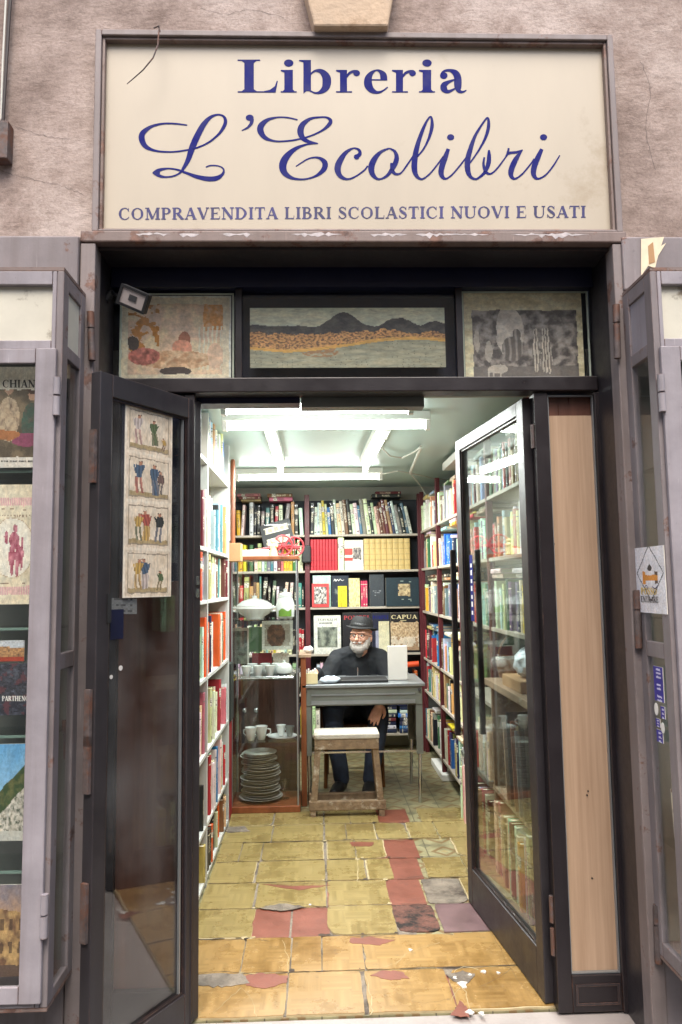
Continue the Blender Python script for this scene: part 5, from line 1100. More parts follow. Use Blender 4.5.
# on top of the glass cabinet: flat boxes, figurine, red wheel cart
tag(MB().box((-.53, 5.09, 1.7005), (-.33, 5.3, 1.745)).build('flat_box', MT['white'], bevel=.003), 'flat pale box lying on top of the glass cabinet', 'box')
cart = thing('toy_cart', 'faded red toy cart with spoked wheels on the glass cabinet', 'toy cart', (-.24, 5.2, 1.7))
def wheel(cx_, cy_, cz, r, rz):
    m_ = MB(); R_m = Matrix.Translation((cx_, cy_, cz)) @ Matrix.Rotation(rz, 4, 'Z')
    ring = [R_m @ Vector((r*math.cos(a), 0, r*math.sin(a))) for a in [i*math.pi/9 for i in range(19)]]; m_.tube(ring, .007, seg=6)
    for k in range(8): a = k*math.pi/4; m_.tube([R_m @ Vector((0, 0, 0)), R_m @ Vector((r*math.cos(a), 0, r*math.sin(a)))], .004, seg=5)
    m_.tube([R_m @ Vector((0, -.012, 0)), R_m @ Vector((0, .012, 0))], .011, seg=8); return m_
for (x, y) in ((-.235, 5.12), (-.16, 5.3)): wheel(x, y, 1.775, .068, .35).build('wheel', 'redpaint', cart)
MB().box((-.3, 5.15, 1.755), (-.12, 5.27, 1.775)).build('bed', 'redpaint', cart, bevel=.002); MB().tube([(-.3, 5.18, 1.77), (-.48, 5.12, 1.735)], .006, seg=6).tube([(-.3, 5.24, 1.77), (-.48, 5.16, 1.735)], .006, seg=6).build('shaft', 'redpaint', cart)
fg = MB(); fg.lathe([(.03, 0), (.028, .02), (.02, .05), (.024, .07), (.012, .085), (.018, .1), (.012, .118), (0, .12)], (-.30, 5.1, 1.7005), seg=12); fg.ball((-.28, 5.09, 1.77), .012)
tag(fg.build('figurine', 'cream'), 'small cream figurine beside the red toy cart wheel', 'figurine')

# ------------------------------------------------------------------ desk
dk = thing('desk', 'grey metal desk with slim splayed legs in front of the seated man', 'desk', (.31, 5.45, 0))
B((-.115, 5.2, .79), (.74, 5.75, .812)).build('desktop', 'alu', dk, bevel=.004)
ap = MB(); ap.box((-.095, 5.215, .665), (.72, 5.235, .789)); ap.build('apron', 'desk', dk, bevel=.003)
MB().box((-.05, 5.207, .675), (.67, 5.2145, .70)).box((-.05, 5.209, .735), (.67, 5.2145, .745)).build('apron_rib', 'alu', dk)
for x in (-.09, .70): MB().tube([(x, 5.212, .765), (x, 5.204, .765)], .012).build('bolt', 'dkgrey', dk)
for s, x in ((-1, -.095), (1, .72)):
    for y in (5.22, 5.7):
        m_ = MB(); m_.box((min(x, x-s*.045), y, .33), (max(x, x-s*.045), y+.03, .664 if y < 5.5 else .789)); m_.tube([(x-s*.022, y+.015, .34), (x-s*.03+s*.0, y+.015, .0)], .012, seg=10, mi=1); m_.build('leg', ['desk', 'chrome'], dk)
B((-.07, 5.24, .34), (.695, 5.25, .352)).build('stretcher', 'chrome', dk)
B((.715, 5.24, .35), (.722, 5.72, .788)).build('side_panel', 'desk', dk); B((-.098, 5.24, .35), (-.091, 5.72, .788)).build('side_panel', 'desk', dk)
# on the desk
pbx = thing('note_box', 'open cardboard box of cream note paper on the left of the desk', 'box', (-.05, 5.3, .813))
frame_boxes(0, 0, 0, 0, 0, 0, 0) if False else None
MB().box((-.098, 5.24, .8135), (-.005, 5.33, .885)).build('carton', 'cream', pbx, bevel=.002)
for k in range(5): MB().box((-.088+k*.015, 5.25, .8855), (-.078+k*.015, 5.32, .905+.008*math.sin(k*2)) ).build('paper', 'white', pbx)
cn = MB(); cn.ball((.08, 5.27, .835), .06, sc=(1.25, .7, .42), seg=18, rings=12)
for v in cn.v: v.z = max(.8135, v.z+.012*fbm(v.x*40, v.y*40, 4)); v.x += .012*fbm(v.z*60, v.y*50, 2)
tag(cn.build('crumpled_bag', 'plasticbag'), 'crumpled pale blue plastic bag on the desk beside the note box', 'bag')
tag(MB().box((.13, 5.26, .8135), (.49, 5.46, .832)).build('closed_laptop', 'black', bevel=.005), 'flat black closed laptop on the desk before the man', 'laptop')
tag(MB().box((.385, 5.5, .832), (.535, 5.53, 1.09)).build('white_box', 'white', bevel=.003), 'upright white box on the desk beside the man', 'box') if False else tag(MB().box((.50, 5.36, .8135), (.64, 5.40, 1.055)).build('white_box', 'plate', bevel=.004), 'upright white box on the desk right of the man', 'box')
# ------------------------------------------------------------------ stool
sl_ = thing('stool', 'old weathered wooden stool with pale worn top before the desk', 'stool', (.18, 5.03, 0))
B((-.035, 4.93, .495), (.395, 5.15, .53)).build('seat', mat('pale_worn_seat', srgb(196, 190, 178), .8, var=.15, scale=12, bump=.4, dirt=.3, dirtcol=srgb(128, 112, 92)), sl_, bevel=.008)
MB().box((-.03, 4.935, .43), (.39, 4.958, .494)).box((-.03, 5.12, .43), (.39, 5.143, .494)).build('apron', 'oldwood', sl_, bevel=.003)
for x, dx in ((-.005, -.035), (.365, .035)):
    for y in (4.96, 5.118): MB().prism([Vector((x-.02, y-.018, .47)), Vector((x+.02, y-.018, .47)), Vector((x+.02, y+.018, .47)), Vector((x-.02, y+.018, .47))], Vector((dx, 0, -.415))).build('leg', 'oldwood', sl_, bevel=.003)
for y in (4.938, 5.12): B((-.07, y, .045), (.43, y+.04, .105)).build('foot_rail', 'oldwood', sl_, bevel=.006)
for x in (-.06, .38): B((x, 4.979, .05), (x+.04, 5.119, .095)).build('cross_rail', 'oldwood', sl_, bevel=.004)
for x in (-.06, .385): B((x, 4.94, .0), (x+.035, 5.155, .0445)).build('foot', 'oldwood', sl_)
# ------------------------------------------------------------------ chair
chx, chy = .26, 5.86
chr_ = thing('chair', 'varnished wooden chair under the seated man', 'chair', (chx, chy, 0))
B((chx-.22, chy-.22, .43), (chx+.22, chy+.22, .46)).build('seat', 'chairwood', chr_, bevel=.01)
for sx in (-1, 1):
    MB().tube([(chx+sx*.2, chy-.2, .43), (chx+sx*.215, chy-.21, 0)], [.02, .014], seg=8).build('leg', 'chairwood', chr_)
    MB().tube([(chx+sx*.2, chy+.2, .0), (chx+sx*.19, chy+.2, .45), (chx+sx*.18, chy+.26, .86)], [.016, .02, .016], seg=8).build('leg', 'chairwood', chr_)
    MB().tube([(chx+sx*.21, chy-.2, .2), (chx+sx*.205, chy+.2, .2)], .011, seg=6).build('stretcher', 'chairwood', chr_)
    MB().tube([(chx+sx*.235, chy-.22, .44), (chx+sx*.24, chy-.2, .62), (chx+sx*.22, chy+.2, .63)], .014, seg=8).build('armrest', 'chairwood', chr_)
B((chx-.18, chy+.245, .62), (chx+.18, chy+.265, .84)).build('backrest', 'chairwood', chr_, bevel=.006)
# ================================================================== BOOKS
PAL = {'white': (226, 226, 220), 'cream': (222, 208, 168), 'pale yellow': (222, 204, 120), 'yellow': (226, 186, 40), 'tan': (192, 158, 104), 'brown': (112, 76, 52), 'maroon': (104, 36, 44), 'red': (188, 36, 44), 'orange': (226, 92, 36),
       'pink': (206, 120, 130), 'blue': (36, 110, 186), 'navy': (30, 38, 74), 'teal': (70, 130, 136), 'pale blue': (160, 190, 204), 'green': (64, 104, 66), 'pale green': (166, 190, 140), 'grey': (128, 128, 128), 'black': (26, 26, 28), 'purple': (92, 70, 120), 'ivory': (232, 224, 200)}
WTS = [('white', 12), ('cream', 9), ('ivory', 8), ('pale yellow', 3), ('yellow', 3), ('tan', 4), ('brown', 3), ('maroon', 3), ('red', 4), ('orange', 2), ('pink', 1), ('blue', 2), ('navy', 3), ('teal', 2), ('pale blue', 3), ('green', 2), ('pale green', 2), ('grey', 3), ('black', 5), ('purple', 1)]
bag = [n for n, w in WTS for _ in range(w)]
RB = random.Random(11)
def nth(n):
    o = ['', 'first', 'second', 'third', 'fourth', 'fifth', 'sixth', 'seventh', 'eighth', 'ninth', 'tenth', 'eleventh', 'twelfth', 'thirteenth', 'fourteenth', 'fifteenth', 'sixteenth', 'seventeenth', 'eighteenth', 'nineteenth']
    t = ['', '', 'twenty', 'thirty', 'forty', 'fifty', 'sixty', 'seventy', 'eighty', 'ninety']
    te = ['', '', 'twentieth', 'thirtieth', 'fortieth', 'fiftieth', 'sixtieth', 'seventieth', 'eightieth', 'ninetieth']
    if n < 20: return o[n]
    return te[n//10] if n % 10 == 0 else t[n//10]+'-'+o[n % 10]
def book_mb(t, h, d, col, seed, ribbed=False):
    """t along x, depth along +y (spine at y=0 facing -y), h up; origin at bottom left of the spine"""
    m = MB(); c = (*col, seed); pg = (.62, .56, .42, 0); bt = min(.0035, t*.16); r = min(.006, t*.25)
    # rounded spine, one piece with both boards
    prof = [(0, d), (0, r), (t*.12, r*.25), (t*.5, 0), (t*.88, r*.25), (t, r), (t, d)]
    inner = [(t-bt, d), (t-bt, r+.003), (bt, r+.003), (bt, d)]
    o = len(m.v); n = len(prof)
    for z in (0, h): m.v += [Vector((x, y, z)) for x, y in prof]
    for i in range(n-1):
        u0, u1 = prof[i][0]/t, prof[i+1][0]/t
        uv = [(u0, 0), (u1, 0), (u1, 1), (u0, 1)] if 1 <= i <= n-3 and not ribbed else None
        m.face([o+i, o+i+1, o+n+i+1, o+n+i], 0, c, uv)
    ring = prof+inner; o2 = len(m.v); k = len(ring)
    for z in (0, h): m.v += [Vector((x, y, z)) for x, y in ring]
    # rims top and bottom: left board, spine strip, right board
    for base, flip in ((o2, True), (o2+k, False)):
        for q in ((0, 1, 9, 10), (1, 2, 3, 9), (3, 4, 8, 9), (3, 4, 5, 8), (5, 6, 7, 8)):
            if q == (3, 4, 8, 9): continue
            f = [base+i for i in q]; m.face(f[::-1] if not flip else f, 0, c)
        m.face([base+i for i in (3, 8, 9)], 0, c)
    e = .004
    m.box((bt, r+.003, e), (t-bt, d-.003, h-e), 1, pg)
    if ribbed:
        for z in (.14, .32, .5, .68, .86): m.box((t*.08, -.0025, h*z-.003), (t*.92, .002, h*z+.003), 0, tuple(x*.7 for x in col)+(seed,))
    return m
ALL = []   # every book: mesh builder, matrix, label, group, weight
def place(t, h, d, colname, M, label, group, ribbed=False, force=False, col=None):
    rgb = [max(0, min(255, v*RB.uniform(.86, 1.06)+RB.uniform(-6, 6))) for v in PAL[colname]] if col is None else col
    mb = book_mb(t, h, d, srgb(*rgb), RB.uniform(.02, .98), ribbed)
    P = [toPix(M @ Vector(p)) for p in ((0, 0, 0), (t, 0, 0), (t, 0, h), (0, 0, h), (0, d, h), (t, d, h), (0, d, 0))]
    xs = [p[0] for p in P]; ys = [p[1] for p in P]
    if max(xs) < 196 or min(xs) > 560: return
    A = 0
    for q in ((0, 1, 2, 3),): A += abs(sum(P[q[i]][0]*P[q[(i+1) % 4]][1]-P[q[(i+1) % 4]][0]*P[q[i]][1] for i in range(4)))/2
    xc = sum(xs)/len(xs); yc = sum(ys)/len(ys)
    vis = 1.0
    if xc > 528: vis = .25
    if 232 < xc < 300 and yc > 560: vis = .35
    if 322 < xc < 388 and 620 < yc < 800: vis = .3
    ALL.append([A*vis+(1e4 if force else 0), mb, M, label, group])
def size_word(h, lo=.2, hi=.255): return 'short' if h < lo else 'tall' if h > hi else 'plain'
def row(face, a0, a1, X, z, label_fn, group, hmin=.19, hmax=.28, cols=None, tmin=.016, tmax=.045, hmaxabs=None, gap=.08, jut=.03, lean=.5, d=.19):
    """stands books along a shelf. face '-y' (back wall), '+x' (left wall), '-x' (right wall)"""
    a = a0; k = 0; run = RB.choice(bag)
    while True:
        t = RB.uniform(tmin, tmax)
        if a+t > a1: break
        if cols: cn = cols[k % len(cols)]
        else:
            if RB.random() < .3: run = RB.choice(bag)
            cn = run if RB.random() < .35 else RB.choice(bag)
        h = RB.uniform(hmin, hmax)*RB.choice((1, 1, .93)); h = min(h, hmaxabs or 9); k += 1
        ln = 0
        if RB.random() < lean*.35: ln = RB.uniform(.02, .13)*(1 if RB.random() < .8 else -1)
        extra = h*abs(math.sin(ln))
        if a+t+extra > a1: ln = 0; extra = 0
        j = RB.uniform(0, jut)
        off = extra if ln < 0 else 0
        if face == '-y': M = Matrix.Translation((a+off, X+j, z)) @ Matrix.Rotation(ln, 4, 'Y')
        elif face == '+x': M = Matrix.Translation((X-j, a+off, z)) @ Matrix.Rotation(math.pi/2, 4, 'Z') @ Matrix.Rotation(ln, 4, 'Y')
        else: M = Matrix.Translation((X+j, a+t+off*0+extra, z)) @ Matrix.Rotation(-math.pi/2, 4, 'Z') @ Matrix.Rotation(-ln if ln < 0 else ln*-1, 4, 'Y')
        if face == '-x' and ln: M = Matrix.Translation((X+j, a+t+extra, z)) @ Matrix.Rotation(-math.pi/2, 4, 'Z') @ Matrix.Rotation(-abs(ln)*0, 4, 'Y')
        if ln > 0: M = M @ Matrix.Translation((0, 0, 0))
        place(t, h, d*RB.uniform(.85, 1.05), cn, M, (cn, size_word(h), k, label_fn), group)
        a += t+extra+(RB.uniform(0, .012) if RB.random() < .3 else .0008)
        if RB.random() < gap*.3: a += RB.uniform(.02, .05)
def lying(face, a, X, z, n, cn_list, label_fn, group, w=.2, d=.19, tmin=.018, tmax=.035, k0=0):
    for k in range(n):
        t = RB.uniform(tmin, tmax); h = w*RB.uniform(.88, 1.08); cn = cn_list[k % len(cn_list)]
        if face == '-y': M = Matrix.Translation((a+h*.5*0+w+RB.uniform(-.008, .008), X+RB.uniform(0, .02), z)) @ Matrix.Rotation(-math.pi/2, 4, 'Y')
        elif face == '+x': M = Matrix.Translation((X-RB.uniform(0, .03), a+w, z)) @ Matrix.Rotation(math.pi/2, 4, 'Z') @ Matrix.Rotation(-math.pi/2, 4, 'Y')
        else: M = Matrix.Translation((X+RB.uniform(0, .03), a, z)) @ Matrix.Rotation(-math.pi/2, 4, 'Z') @ Matrix.Rotation(-math.pi/2, 4, 'Y')
        place(t, h, d, cn, M, (cn, 'flat', k0+k+1, label_fn), group); z += t+.0006
    return z
up = ['', 'lowest', 'second', 'third', 'fourth', 'fifth', 'sixth', 'seventh']
# --- left white bookcase
GW = 'books in the white left bookcase'
for r, z in enumerate(LZ):
    zt = (LZ+[2.46])[r+1]-z-.03
    for bay in (0, 1):
        lf = (lambda cn, sw, k, r=r, bay=bay: f'{sw} {cn} book, {nth(k)} from the street, {up[r+1]} shelf, {"front" if bay == 0 else "rear"} bay, white bookcase')
        a0, a1 = LYS[bay]+.026, LYS[bay+1]-.004; full = RB.random()
        hm = min(.30, zt)
        if r == 6: row('+x', a0, a1, -.568, z+.0205, lf, GW, .24, .30, ['white', 'cream', 'blue', 'white', 'pale blue', 'brown', 'tan', 'cream', 'white', 'ivory'], .03, .06, hmaxabs=.275, jut=.05)
        elif r == 2: row('+x', a0, a1, -.568, z+.0205, lf, GW, .22, .33, ['ivory', 'red', 'red', 'white', 'cream', 'pink', 'white', 'black', 'pale yellow', 'cream'], .025, .06, hmaxabs=hm, jut=.05)
        elif r == 3: row('+x', a0, a1, -.568, z+.0205, lf, GW, .24, .34, ['white', 'orange', 'orange', 'red', 'navy', 'ivory', 'grey', 'cream', 'green'], .025, .055, hmaxabs=hm, jut=.05)
        elif r == 0: row('+x', a0, a1, -.568, z+.0205, lf, GW, .17, .21, ['tan', 'black', 'black', 'orange', 'white', 'brown', 'black', 'cream'], .03, .06, hmaxabs=hm, jut=.04)
        else: row('+x', a0, a1, -.568, z+.0205, lf, GW, .20, .34, None, .02, .05, hmaxabs=hm, jut=.05)
        if zt > .3 and r in (3, 2, 4):
            pass
# --- back bookcase, right section (behind the man)
bx_ = lambda px, y=600: atY(px, y, 6.8).x
GB = 'books in the back bookcase'
rn = ['bottom', 'second', 'third', 'fourth', 'fifth', 'top']
def lb(r, sec): return lambda cn, sw, k: f'{sw} {cn} book, {nth(k)} from left, {rn[r]} shelf, {sec} of back bookcase'
topc = ['black', 'white', 'white', 'cream', 'yellow', 'cream', 'blue', 'black', 'white', 'cream', 'ivory', 'brown', 'black', 'white', 'white', 'teal', 'grey', 'white', 'black', 'ivory', 'cream', 'brown', 'brown', 'maroon', 'tan', 'navy', 'white', 'grey', 'black', 'teal', 'white', 'black', 'black', 'black']
a = -.062
for k, cn in enumerate(topc):
    t = RB.uniform(.024, .04); h = RB.uniform(.25, .33); ln = -min(.25, .02+.006*k) if k > 2 else .03
    if a+t > .915: break
    place(t, h, .19, cn, Matrix.Translation((a+(h*abs(math.sin(ln)) if False else 0), 6.8+RB.uniform(0, .03), 1.9605)) @ Matrix.Rotation(ln, 4, 'Y'), (cn, size_word(h), k+1, lb(5, 'right part')), GB, force=True); a += t/math.cos(ln)+.001
a = bx_(311)
for k in range(9): place(.0268, .285, .19, 'red', Matrix.Translation((a, 6.8, 1.6305)), ('red', 'gilt-ribbed', k+1, lambda cn, sw, k: f'{sw} {cn} volume, {nth(k)} from left in the red set, back bookcase'), 'matching red volumes', True, True, (190, 40, 52)); a += .0278
place(.055, .30, .19, 'ivory', Matrix.Translation((a+.003, 6.8, 1.6305)), ('ivory', 'thick', 1, lambda cn, sw, k: 'thick ivory book between the red set and the cover with red drawings'), GB, False, True); a += .063
def cover(name, label, x0, x1, z0, h, fn, Y=6.8, thick=.03, nx=30, ny=36, cat='book', side=(.5, .46, .38)):
    m = MB().box((x0, Y+.001, z0), (x1, Y+thick, z0+h), 0, (*side, 0)); t = thing(name, label, cat, ((x0+x1)/2, Y, z0))
    m.build('book_block', 'print', t, attr=True)
    picture('front_cover', Vector((x0, Y-.0005, z0)), Vector((x1-x0, 0, 0)), Vector((0, 0, h)), nx, ny, fn, t, thick=.0008); return t
def word(t, s, x0, x1, z, h, Y, m_): flat([q for q in text2d(s, 0, 0, h, total=x1-x0)], lambda x, y, d=0: Vector((x0+x, Y-.0012-d, z+y))).build('title', m_, t)
def cv_red(u, v):
    if v > .93 or v < .06: return srgb(222, 214, 200)
    if .45 < u < .9 and .35 < v < .75: return mixc(srgb(60, 56, 60), srgb(170, 160, 150), fbm(u*12, v*12)+.4)
    if u < .42 and (.5 < v < .72 or .3 < v < .42): return srgb(188, 64, 56)
    return srgb(226, 220, 206)
cover('book', 'white covered book with red drawings facing out beside the tan volumes', a, a+.172, 1.6305, .275, cv_red); a += .178
for k in range(8): place(.0525, .285, .19, 'tan', Matrix.Translation((a, 6.8, 1.6305)), ('tan', 'ribbed', k+1, lambda cn, sw, k: f'{sw} {cn} volume, {nth(k)} from left in the tan set, back bookcase'), 'matching tan volumes', True, True, (204, 176, 112)); a += .0535
z = 1.2955
cover('book', 'red framed book cover with a black drawing, left on the fourth shelf', bx_(312), bx_(329), z, .215, lambda u, v: srgb(196, 66, 66) if min(u, 1-u) < .14 or min(v, 1-v) < .14 else (mixc(srgb(40, 40, 44), srgb(214, 208, 200), fbm(u*9, v*9)+.5)), Y=6.79)
cover('book', 'pale teal album standing behind the red framed book', bx_(313), bx_(331), z, .29, lambda u, v: mixc(srgb(150, 180, 170), srgb(176, 200, 190), v), Y=6.825)
t = cover('book', 'dark navy book cover leaning behind the yellow book', bx_(332), bx_(349), z, .285, lambda u, v: mixc(srgb(22, 34, 52), srgb(120, 130, 120), max(0, fbm(u*4, v*5, 7)*1.6-.1)) if v < .6 else srgb(20, 32, 48), Y=6.82)
flat(stroke2d([(0, .0, .004), (.012, .02, .006), (.02, .0, .006), (.034, .018, .005), (.045, .002, .005), (.06, .02, .005), (.075, .004, .004), (.095, .012, .003)], n=4), lambda x, y, d=0: Vector((bx_(334)+x, 6.8182-d, z+.235+y))).build('script_title', 'white', t)
cover('book', 'small yellow book standing on the fourth shelf', bx_(338), bx_(347), z, .19, lambda u, v: srgb(224, 202, 40) if fbm(u*4, v*6) > -.2 else srgb(190, 166, 30), Y=6.79)
cover('book', 'cream patterned book facing out between yellow and pink books', bx_(349), bx_(360), z, .26, lambda u, v: mixc(srgb(222, 208, 156), srgb(170, 160, 100), fbm(u*8, v*10)+.2), Y=6.795)
a = bx_(361)
for k in range(3): place(.0195, .235, .19, 'pink', Matrix.Translation((a, 6.8, z)), ('pink', 'crimson', k+1, lambda cn, sw, k: f'{nth(k)} of the three matching crimson pink books on the fourth shelf'), 'three crimson pink books', False, True, (196, 56, 92)); a += .0205
cover('book', 'dark grey book with faint lettering right of the pink books', bx_(370), bx_(384), z, .29, lambda u, v: srgb(130, 134, 138) if (.3 < v < .5 and int(v*60) % 4 == 1 and .2 < u < .8 and fbm(u*20, v*9) > -.2) else srgb(52, 58, 64), Y=6.80)
cover('book', 'wide dark teal book with a framed tan picture in its middle', bx_(386), bx_(419), z, .26, lambda u, v: (mixc(srgb(196, 176, 136), srgb(120, 96, 66), fbm(u*12, v*10)+.4) if (.38 < u < .74 and .35 < v < .78) else (srgb(150, 160, 150) if (abs(v-.86) < .012 or abs(v-.24) < .012 or abs(v-.17) < .01) and .36 < u < .76 and math.sin(u*180) > -.3 else srgb(16, 40, 50))), Y=6.785)
z = .8755
t = cover('book', 'pale book cover with a grey statue group behind the man\'s shoulder', bx_(314, 640), bx_(341, 640), z, .345, lambda u, v: (mixc(srgb(150, 156, 140), srgb(66, 72, 66), fbm(u*5, v*6, 5)+.5) if (.14 < u < .86 and .16 < v < .7) else srgb(214, 214, 204)), Y=6.80)
word(t, 'I CAVALLI DI', bx_(318), bx_(337), z+.298, .02, 6.80, 'dkgrey'); word(t, 'SAN MARCO', bx_(319), bx_(336), z+.268, .02, 6.80, 'dkgrey') if False else flat([[(i*.012, 0), (i*.012+.008, 0), (i*.012+.008, .012), (i*.012, .012)] for i in range(10)], lambda x, y, d=0: Vector((bx_(319)+x, 6.7988-d, z+.27+y))).build('subtitle', 'dkgrey', t)
t = cover('book', 'black book headed POMPEI in red behind the man\'s hat', bx_(342.5), bx_(371), z, .365, lambda u, v: srgb(200, 70, 50) if (u > .85 and .3 < v < .8) else srgb(20, 18, 24), Y=6.802); word(t, 'POMPEI', bx_(343.5), bx_(369), z+.305, .034, 6.802, MT['redpaint'])
t = cover('book', 'navy book with blue POM lettering partly hidden by the cream book', bx_(371.5), bx_(389), z, .362, lambda u, v: srgb(150, 150, 170) if (v < .55 and .2 < u < .55) else srgb(18, 22, 46), Y=6.802); word(t, 'POMPEI', bx_(372.5), bx_(388), z+.305, .032, 6.802, MT['signblue'])
cover('book', 'plain cream booklet leaning before the navy book', bx_(378), bx_(388.5), z, .285, lambda u, v: mixc(srgb(214, 208, 178), srgb(196, 188, 154), v), Y=6.785, thick=.012)
t = cover('book', 'black book headed CAPUA above brown relief pictures', bx_(390), bx_(418), z, .362, lambda u, v: (mixc(srgb(150, 118, 84), srgb(210, 186, 150), fbm(u*18, v*22)+.5) if .4 < v < .76 else srgb(206, 190, 168) if .14 < v <= .4 and fbm(u*6, v*9) > -.25 else (srgb(160, 130, 100) if v < .4 and v > .06 else srgb(22, 18, 20))), Y=6.80); word(t, 'CAPUA', bx_(390.8), bx_(417), z+.305, .034, 6.80, 'cream')
flat([[(i*.006, 0), (i*.006+.004, 0), (i*.006+.004, .008), (i*.006, .008)] for i in range(9)], lambda x, y, d=0: Vector((bx_(400)+x, 6.7985-d, z+.285+y))).build('subtitle', 'cream', t)
# lower rows of the right section
row('-y', bx_(396, 690), .915, 6.8, .5205, lb(1, 'right part'), GB, .14, .2, ['orange', 'black', 'navy', 'navy', 'white', 'cream'], .02, .035)
row('-y', -.06, bx_(394, 690), 6.8, .5205, lb(1, 'middle'), GB, .18, .28)
tag(MB().lathe([(.0, 0), (.026, 0), (.026, .2), (0, .2)], (0, 0, 0), seg=14).xf(Matrix.Translation((.72, 6.85, .755)) @ Matrix.Rotation(rad(86), 4, 'Y')).build('orange_tube', MT['orange_'] if 'orange_' in MT else mat('orange_card', srgb(232, 84, 40), .5)), 'orange cardboard tube lying on books behind the white box', 'tube')
for s, x in enumerate((.50, .715)):
    lying('-y', x, 6.79, .161, 9, ['navy', 'blue', 'navy', 'navy', 'blue', 'white', 'navy'] if s else ['navy', 'white', 'navy', 'maroon', 'navy', 'cream', 'navy'], (lambda cn, sw, k, s=s: f'{cn} book, {nth(k)} from the bottom in the {"right" if s else "left"} stack under the desk'), GB, w=.2, tmin=.03, tmax=.038)
row('-y', -.06, .48, 6.8, .1605, lb(0, 'right part'), GB, .18, .28)
# left section of the back bookcase
lefttop = ['yellow', 'ivory', 'white', 'black', 'black', 'grey', 'teal', 'black', 'red', 'white', 'grey', 'tan', 'black', 'ivory', 'black', 'pale green', 'teal', 'cream', 'brown']
row('-y', -.745, -.12, 6.8, 1.9605, lb(5, 'left part'), GB, .24, .31, lefttop, .022, .04, lean=1.2)
row('-y', -.745, -.12, 6.8, 1.6305, lb(4, 'left part'), GB, .2, .29, ['yellow', 'yellow', 'yellow', 'green', 'ivory', 'cream', 'white', 'pale green', 'grey', 'teal', 'white', 'maroon', 'pink'], .02, .036)
for r in (3, 2, 1, 0): row('-y', -.745, -.12, 6.8, BZ[r]+.0205, lb(r, 'left part'), GB, .2, .3, hmaxabs=.3)
# piles lying on top of rows
lying('-y', -.72, 6.78, 2.275, 3, ['tan', 'maroon', 'pink'], lambda cn, sw, k: f'{cn} book lying {nth(k)} in the pile above the left books by the ceiling', GB, w=.2)
lying('-y', -.46, 6.77, 2.275, 2, ['pink', 'brown'], lambda cn, sw, k: f'{cn} book lying {nth(k)} on top of the leaning books above the red cart', GB, w=.24)
lying('-y', .52, 6.79, 2.30, 2, ['black', 'maroon'], lambda cn, sw, k: f'{cn} book lying {nth(k)} on the top row near the right corner', GB, w=.26)
# album with pale discs behind the cart and heap before the left top shelf
def cv_disc(u, v):
    if .12 < u < .9 and (.62 < v < .85 or .2 < v < .42): return srgb(170, 160, 140) if ((u*5) % 1-.5)**2+(((v-.73) if v > .5 else (v-.31))*4)**2 < .12 else srgb(226, 220, 196)
    return srgb(28, 30, 32)
ab = picture('dark_album', Vector((-.47, 6.70, 1.80)), Vector((.27, 0, .07)), Vector((-.05, .03, .24)), 30, 26, cv_disc, thick=.03); tag(ab, 'tilted black album with two pale label strips above the red cart', 'album')
# --- right bookcase
GR = 'books in the right bookcase'
for r, z in enumerate(RZ):
    zt = (RZ+[2.42])[r+1]-z-.025
    for bay in range(4):
        if bay < 2 and z < .9: continue
        lf = (lambda cn, sw, k, r=r, bay=bay: f'{sw} {cn} book, {nth(k)} from the street, {["bottom", "second", "third", "fourth", "fifth", "top"][r]} shelf, {["front", "second", "third", "rear"][bay]} bay, right bookcase')
        row('-x', RYS[bay]+.02, RYS[bay+1]-.02, .952, z+.0205, lf, GR, .18, .265, None, .02, .048, hmaxabs=min(.33, zt), jut=.04)
        if zt > .30:
            for q in range(2):
                if RB.random() < .75:
                    lying('-x', RYS[bay]+.06+RB.random()*.15+q*.36, .952, z+.0205+.266, RB.choice((1, 2, 2)), [RB.choice(bag) for _ in range(3)], (lambda cn, sw, k, r=r, bay=bay, q=q: f'{cn} book lying {nth(k)} in the {["nearer", "farther"][q]} pile, {["bottom", "second", "third", "fourth", "fifth", "top"][r]} shelf, {["front", "second", "third", "rear"][bay]} bay, right bookcase'), GR, w=.22, tmax=.026)
for r in (3, 4, 5): row('-x', 3.0, RYS[0]-.02, .952, RZ[r]+.0205, (lambda cn, sw, k, r=r: f'{sw} {cn} book, {nth(k)} from the street, {["", "", "", "lower", "middle", "upper"][r]} row beside the plywood panel'), GR, .19, .29, None, .03, .05, hmaxabs=.3)
row('-x', 4.14, 4.88, .925, .4205, lambda cn, sw, k: f'{sw} {cn} book, {nth(k)} from the street on the low grey ledge at right', GR, .18, .3, None, .025, .05)
row('-x', 4.13, 4.88, .90, .004, lambda cn, sw, k: f'{sw} {cn} book, {nth(k)} from the street on the floor under the grey ledge', GR, .28, .36, ['maroon', 'ivory', 'pink', 'cream', 'white', 'maroon'], .025, .05, jut=.02)
row('-x', 2.98, 3.98, .90, .004, lambda cn, sw, k: f'{sw} {cn} book, {nth(k)} from the street on the floor below the counter', GR, .30, .38, ['yellow', 'ivory', 'white', 'maroon', 'pale blue', 'cream', 'brown', 'tan', 'cream', 'pink', 'ivory'], .03, .05, jut=.03)
# --- choose the 280 that show largest; the rest read as a mass
ALL.sort(key=lambda q: -q[0]); used_lab = {}
rest = MB()
for i, (w_, mb, M, lab, grp) in enumerate(ALL):
    if i < 275:
        o = mb.build('book', ['bookcover', 'paper'], None, origin=(0, 0, 0), attr=True); o.matrix_world = M
        cn, sw, k, fn = lab; tag(o, fn(cn, sw, k).replace('plain ', 'medium '), 'book', grp)
    else: rest.add(mb, M)
if rest.v: tag(rest.build('packed_books', ['bookcover', 'paper'], attr=True), 'rest of the tightly packed books further inside the shop shelves', 'books', kind='stuff')

